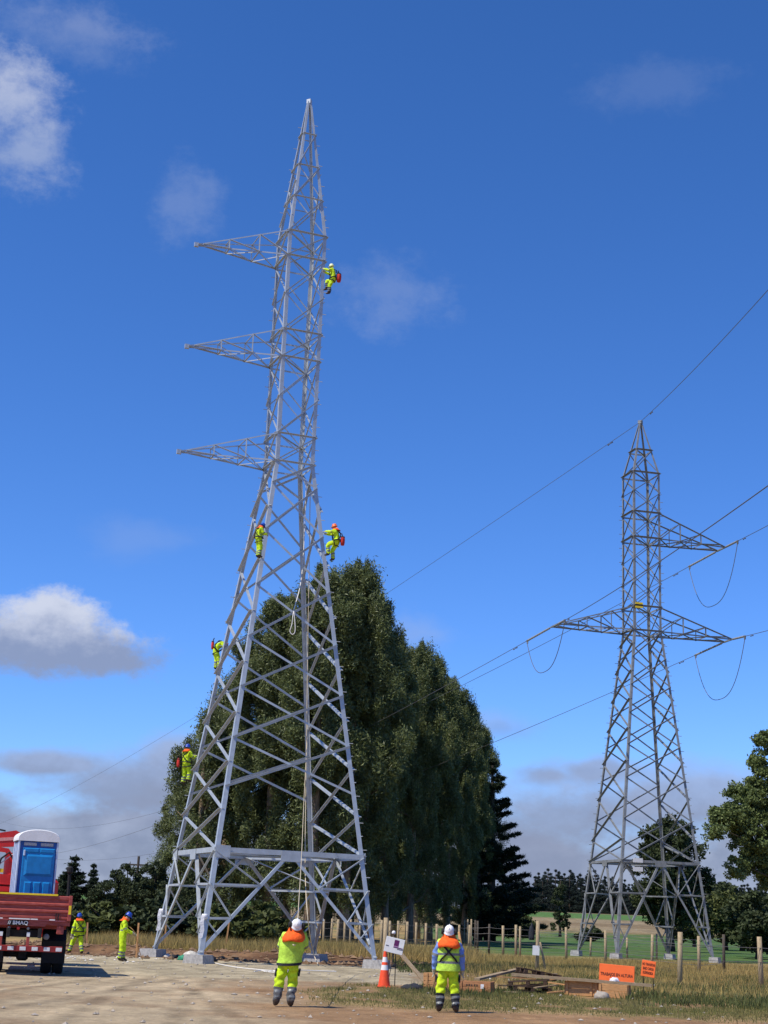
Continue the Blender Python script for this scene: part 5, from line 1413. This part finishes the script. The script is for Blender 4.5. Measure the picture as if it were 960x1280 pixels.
def plank(p, q, w, h, m_, label, cat='plank', group=None, name='plank'):
    p, q = Vector(p), Vector(q); B = MB(); d = (q - p)
    ry = d.normalized(); B.beam((0, 0, 0), (d.length, 0, 0), w, h); o = B.build(name, m_); o.location = p
    o.rotation_euler = ry.to_track_quat('X', 'Z').to_euler(); return tag(o, label, cat, group)
plank(atn(500, 1191, 44), onground(534, 43, .06), .14, .05, wood_old, 'weathered plank leaning from the white notice board to the ground')


def crate(px0, px1, py0, Y, h, depth, label, boards=3, battens=(0., 1.), rz=R(-16), m_=wood_new, name='crate'):
    a, b = onground(px0, Y), onground(px1, Y); L = (b - a).length; c = (a + b) / 2
    t = thing(name, c + Vector((0, depth / 2, 0)), label, 'crate', None, rz)
    for sg in (-1, 1):
        for i in range(boards):
            hh = h / boards; B = MB(); B.box((0, sg * depth / 2, hh * (i + .5)), (L, .025, hh - .012), 0, None, 1, .004); B.build('board', m_, t)
        for f in battens:
            B = MB(); B.box((-L / 2 + .04 + f * (L - .08), sg * (depth / 2 + .026), h / 2), (.07, .024, h), 0, None, 1, .004); B.build('batten', m_, t)
    for sg in (-1, 1):
        B = MB(); B.box((sg * (L / 2 - .013), 0, h / 2), (.025, depth - .03, h - .01), 0, None, 1, .003); B.build('end_panel', m_, t)
    B = MB(); B.box((0, 0, .03), (L - .06, depth - .04, .03)); B.build('floor', wood_dark, t)
    return t, L
crate(531, 574, 0, 41.6, .44, .45, 'open wooden crate half hidden behind the worker in blue sleeves', 4, (.07, .3, .97))
t, L = crate(577, 617, 0, 40.6, .30, .5, 'printed wooden crate with a small white sticker, right of the blue sleeved worker', 2, (0., 1.), m_=mat('reddish crate wood', (.40, .19, .085), .85, 0, .25, 7., .25, .2, stretch=(1, 9, 9)))
B = MB(); B.box((.21, -.30, .17), (.09, .005, .12)); B.build('sticker', white_m, t)
for i, x in enumerate((-.24, -.17, -.10, -.02, .05)):
    B = MB(); B.box((x, -.267, .19), (.045, .004, .05 + .01 * (i % 2))); B.build('stencil_mark', wood_dark, t)
crate(709, 752, 0, 40.8, .40, .55, 'left of the two bright wooden crates under the long plank', 2, (.04, .80, .96))
crate(752, 789, 0, 40.4, .37, .55, 'right of the two bright wooden crates, below the orange height sign', 2, (0., .97))
plank(atn(640, 1218, 41.2), atn(815, 1232, 40.3), .22, .075, wood_old, 'long grey plank lying across the two bright crates')
plank(atn(596, 1224, 41.6), atn(646, 1212, 43.0), .20, .06, wood_old, 'grey plank sloping up to the timber heap, behind the printed crate')
# heap of broken pallets
rr = random.Random(9)
for i, (px, py, Y, L, a, tl, m_) in enumerate([(640, 1222, 42.2, 1.4, .1, -.02, wood_new), (668, 1226, 42.4, 1.3, -.2, .06, wood_dark), (672, 1219, 42.6, 1.2, .15, .10, wood_old), (690, 1224, 42.0, .9, -.3, .14, wood_new),
                                               (655, 1232, 41.8, 1.5, .05, .02, wood_dark), (660, 1221, 42.3, .9, .2, .05, wood_dark), (682, 1233, 41.6, .8, .6, .1, wood_old), (700, 1230, 41.4, .7, -.5, -.08, wood_new),
                                               (648, 1216, 42.8, 1.1, .3, -.12, wood_dark), (640, 1240, 40.8, .5, -.3, .0, wood_old), (694, 1240, 40.8, .5, .4, .1, wood_new)]):
    c = atn(px, py, Y); d = Vector((math.cos(a), math.sin(a), tl)).normalized() * L / 2
    lb = 'loose board in the broken pallet heap between the crates'
    plank(c - d, c + d, .10 + .05 * rr.random(), .03, m_, lb, 'board', 'boards of the pallet heap', 'board')
def pallet(c, rz, tilt, m_, label):
    t = thing('pallet', c, label, 'pallet', None, rz); t.rotation_euler = (0, tilt, rz)
    for i in range(6): B = MB(); B.box((0, -.4 + i * .16, .13), (1.15, .10, .022)); B.build('deck_board', m_, t)
    for y in (-.4, 0, .4): B = MB(); B.box((0, y, .012), (1.15, .09, .022)); B.build('base_board', m_, t)
    for x in (-.5, 0, .5):
        for y in (-.4, 0, .4): B = MB(); B.box((x, y, .07), (.11, .09, .09)); B.build('block', m_, t)
pallet(onground(662, 41.9, .04), .1, R(2), wood_dark, 'dark pallet at the bottom of the timber heap')
pallet(onground(660, 42.1, .2), -.12, R(-5), wood_dark, 'second dark pallet lying across the bottom one in the timber heap')
pallet(onground(672, 42.3, .46), .2, R(9), wood_dark, 'tilted brown pallet on top of the timber heap')

def orange_sign(px, py, Y, w_, h_, roll, lines, size, label, cond=1.):
    c = atn(px, py, Y); g_ = Vector((c.x, c.y + .12, gz(c.x, c.y))); t = thing('warning_sign', g_, label, 'sign', None, R(-26))
    cz_ = Matrix.Rotation(R(26), 3, 'Z') @ (c - g_); Rm_ = Matrix.Rotation(R(roll), 3, 'Y')
    B = MB(); B.box((0, 0, 0), (w_, .02, h_), 0, Rm_, 1, .005); B.v = [q + cz_ for q in B.v]; b = B.build('board', sign_or, t)
    for k, s_ in enumerate(lines):
        off = Rm_ @ Vector((0, -.014, size * 1.15 * ((len(lines) - 1) / 2 - k) - (.05 if len(lines) == 1 else 0)))
        text_mesh('lettering', s_, size, sign_tx, b, cz_ + off, (R(90), R(roll), 0), .002, cond)
    for x in (-w_ * .36, w_ * .36):
        q = cz_ + Rm_ @ Vector((x, .03, -h_ * .4)); B = MB(); B.tube([cz_ + Rm_ @ Vector((x, .03, h_ * .45)), q, Vector((q.x, q.y + .1, 0))], .014, 6); B.build('leg', chassis_m, t)
orange_sign(771, 1216.5, 41.6, 1.05, .46, 2.5, ['TRABAJOS EN ALTURA'], .118, 'wide orange sign reading TRABAJOS EN ALTURA above the right crate', .80)
orange_sign(810.5, 1211, 42.6, .42, .46, 7, ['NO TRANSITAR', 'BAJO CARGA', 'SUSPENDIDA'], .105, 'small tilted orange sign with three lines, right of the wide one', .52)
lump('plastic_bag', 'white plastic bag lying on the long plank below the orange sign', 'bag', atn(768, 1227.5, 40.55), .13, .1, .10, white_cl, 21)
lump('cement_lump', 'grey lump at the foot of the two bright crates', 'stone', onground(752, 40.0), .22, .16, .16, stone_m, 22)
lump('debris', 'dark tangle of scrap in the grass between the cone and the crate', 'scrap', onground(515, 40.6), .32, .2, .13, dark_cl, 23)

# ------------------------------------------------------------------ fences and posts
def post_bm(h, r_, lean=0.):
    B = MB(); B.tube([(0, 0, -.2), (lean * .5, 0, h * .5), (lean, 0, h)], [r_ * 1.06, r_, r_ * .95], 9); return B
def fence(name, posts, label, wires=(.35, .8, 1.25, 1.6), r_=.075):
    """posts: (photo column, depth, photo row of the top, radius factor, dark)"""
    b = onground(posts[0][0], posts[0][1]); t = thing(name, b, label, 'fence'); P = []
    for px, Y, top, rf_, dk in posts:
        g_ = onground(px, Y); h = max(.8, atn(px, top, Y).z - g_.z); ln = random.Random(px).uniform(-.05, .05)
        o = post_bm(h, r_ * rf_, ln).build('post', post_dark if dk else post_m, t, True); o.location = g_ - b; P.append((g_ - b, h, ln))
    for w_ in wires:
        for (p, h, l), (q, h2, l2) in zip(P, P[1:]):
            B = MB(); f = w_ / 1.8; a, c = p + Vector((l * f, -.09, h * f)), q + Vector((l2 * f, -.09, h2 * f))
            B.tube([a, (a + c) / 2 - Vector((0, 0, .02)), c], .009, 4); B.build('wire', wire_m, t)
fence('wire_fence', [(404, 92, 1149, 1, 0), (413, 91.5, 1148, .9, 0), (421, 91, 1149, 1.1, 0), (430, 90.5, 1149, 1, 0), (437, 90, 1149, .9, 0), (449, 90, 1149, 1, 0), (463, 90, 1150, 1, 0), (476, 89, 1150, 1.1, 0), (486.6, 89, 1151, 1.0, 0), (497, 89.5, 1151, 1, 0), (508, 90, 1152, 1.1, 0), (519.5, 91, 1153, 1, 0), (532, 92, 1154, 1.1, 0), (546, 93.5, 1155, 1.1, 0), (561, 95, 1156, 1, 0), (573, 95.5, 1156, 1, 0), (586, 96, 1156, 1.1, 0)],
      'close set post and wire fence in front of the dark trees, behind the white sign')
fence('wire_fence', [(597, 98, 1151, 1, 1), (594, 105, 1150, .9, 1), (589, 118, 1149, .9, 0), (584, 132, 1149, .9, 0), (580, 150, 1150, 1, 0)], 'short run of fence posts going back along the dark trees')
fence('wire_fence', [(586, 96.3, 1156, 1, 0), (611, 96, 1155, 1, 1), (629, 95, 1157, 1.2, 0), (645, 94, 1156, 1.2, 0), (650, 93.6, 1158, 1, 0), (708, 89, 1159, 1.1, 0), (757, 84, 1163, 1.1, 0), (815, 80, 1168, 1.1, 0), (874, 72, 1170, 1.1, 0), (905, 78, 1168, 1.1, 1)],
      'post and wire fence along the green field, running to the far tower')
fence('wire_fence', [(671, 62, 1151, 1.15, 0), (850, 52, 1165, 1.25, 0), (952, 53, 1171, 1.25, 0), (1040, 54, 1177, 1.2, 0)], 'nearest fence posts standing in the tall dry grass at right', (.9, 1.4))
fence('wire_fence', [(738, 104, 1172, 1, 0), (784, 102, 1172, 1, 0), (821, 98, 1167, 1, 0)], 'low far fence posts seen between the legs of the far tower', (.5, 1.0))
def lone_post(px, Y, top, r_, label, lean=0., m_=None, cat='post', name='fence_post'):
    g_ = onground(px, Y); t = thing(name, g_, label, cat); o = post_bm(atn(px, top, Y).z - g_.z, r_, lean).build('post', m_ or post_m, t, True); return t, atn(px, top, Y).z - g_.z
lone_post(480, 52, 1147, .085, 'thick pale post standing right behind the orange cone')
lone_post(582, 60, 1165, .045, 'slanting pale pole behind the head of the blue sleeved worker', -.32, wood_new, 'pole', 'pole')
lone_post(683, 63, 1178, .05, 'slanting pole leaning against the post with the paper', -.3, post_m, 'pole', 'pole')
t, h = lone_post(491, 70, 1168, .05, 'short dark marker post with a white cap above the notice board', 0, post_dark, 'post', 'marker_post')
B = MB(); B.lathe([(.05, 0), (.09, .03), (.10, .10), (.06, .16), (.01, .18)], 12, 0, (0, 0, h)); B.build('cap', white_m, t, True)
p = atn(670, 1188, 61.85); o = MB(); o.box((0, 0, 0), (.30, .012, .40), 0, Matrix.Rotation(R(2), 3, 'Y')); o = o.build('paper_notice', white_m); o.location = p; tag(o, 'white paper notice fixed to the fence post right of the timber heap', 'notice')
lump('cloth_bundle', 'dark cloth hanging at the top of the post with the paper', 'cloth', atn(664.5, 1175, 62), .12, .12, .55, dark_cl, 31)
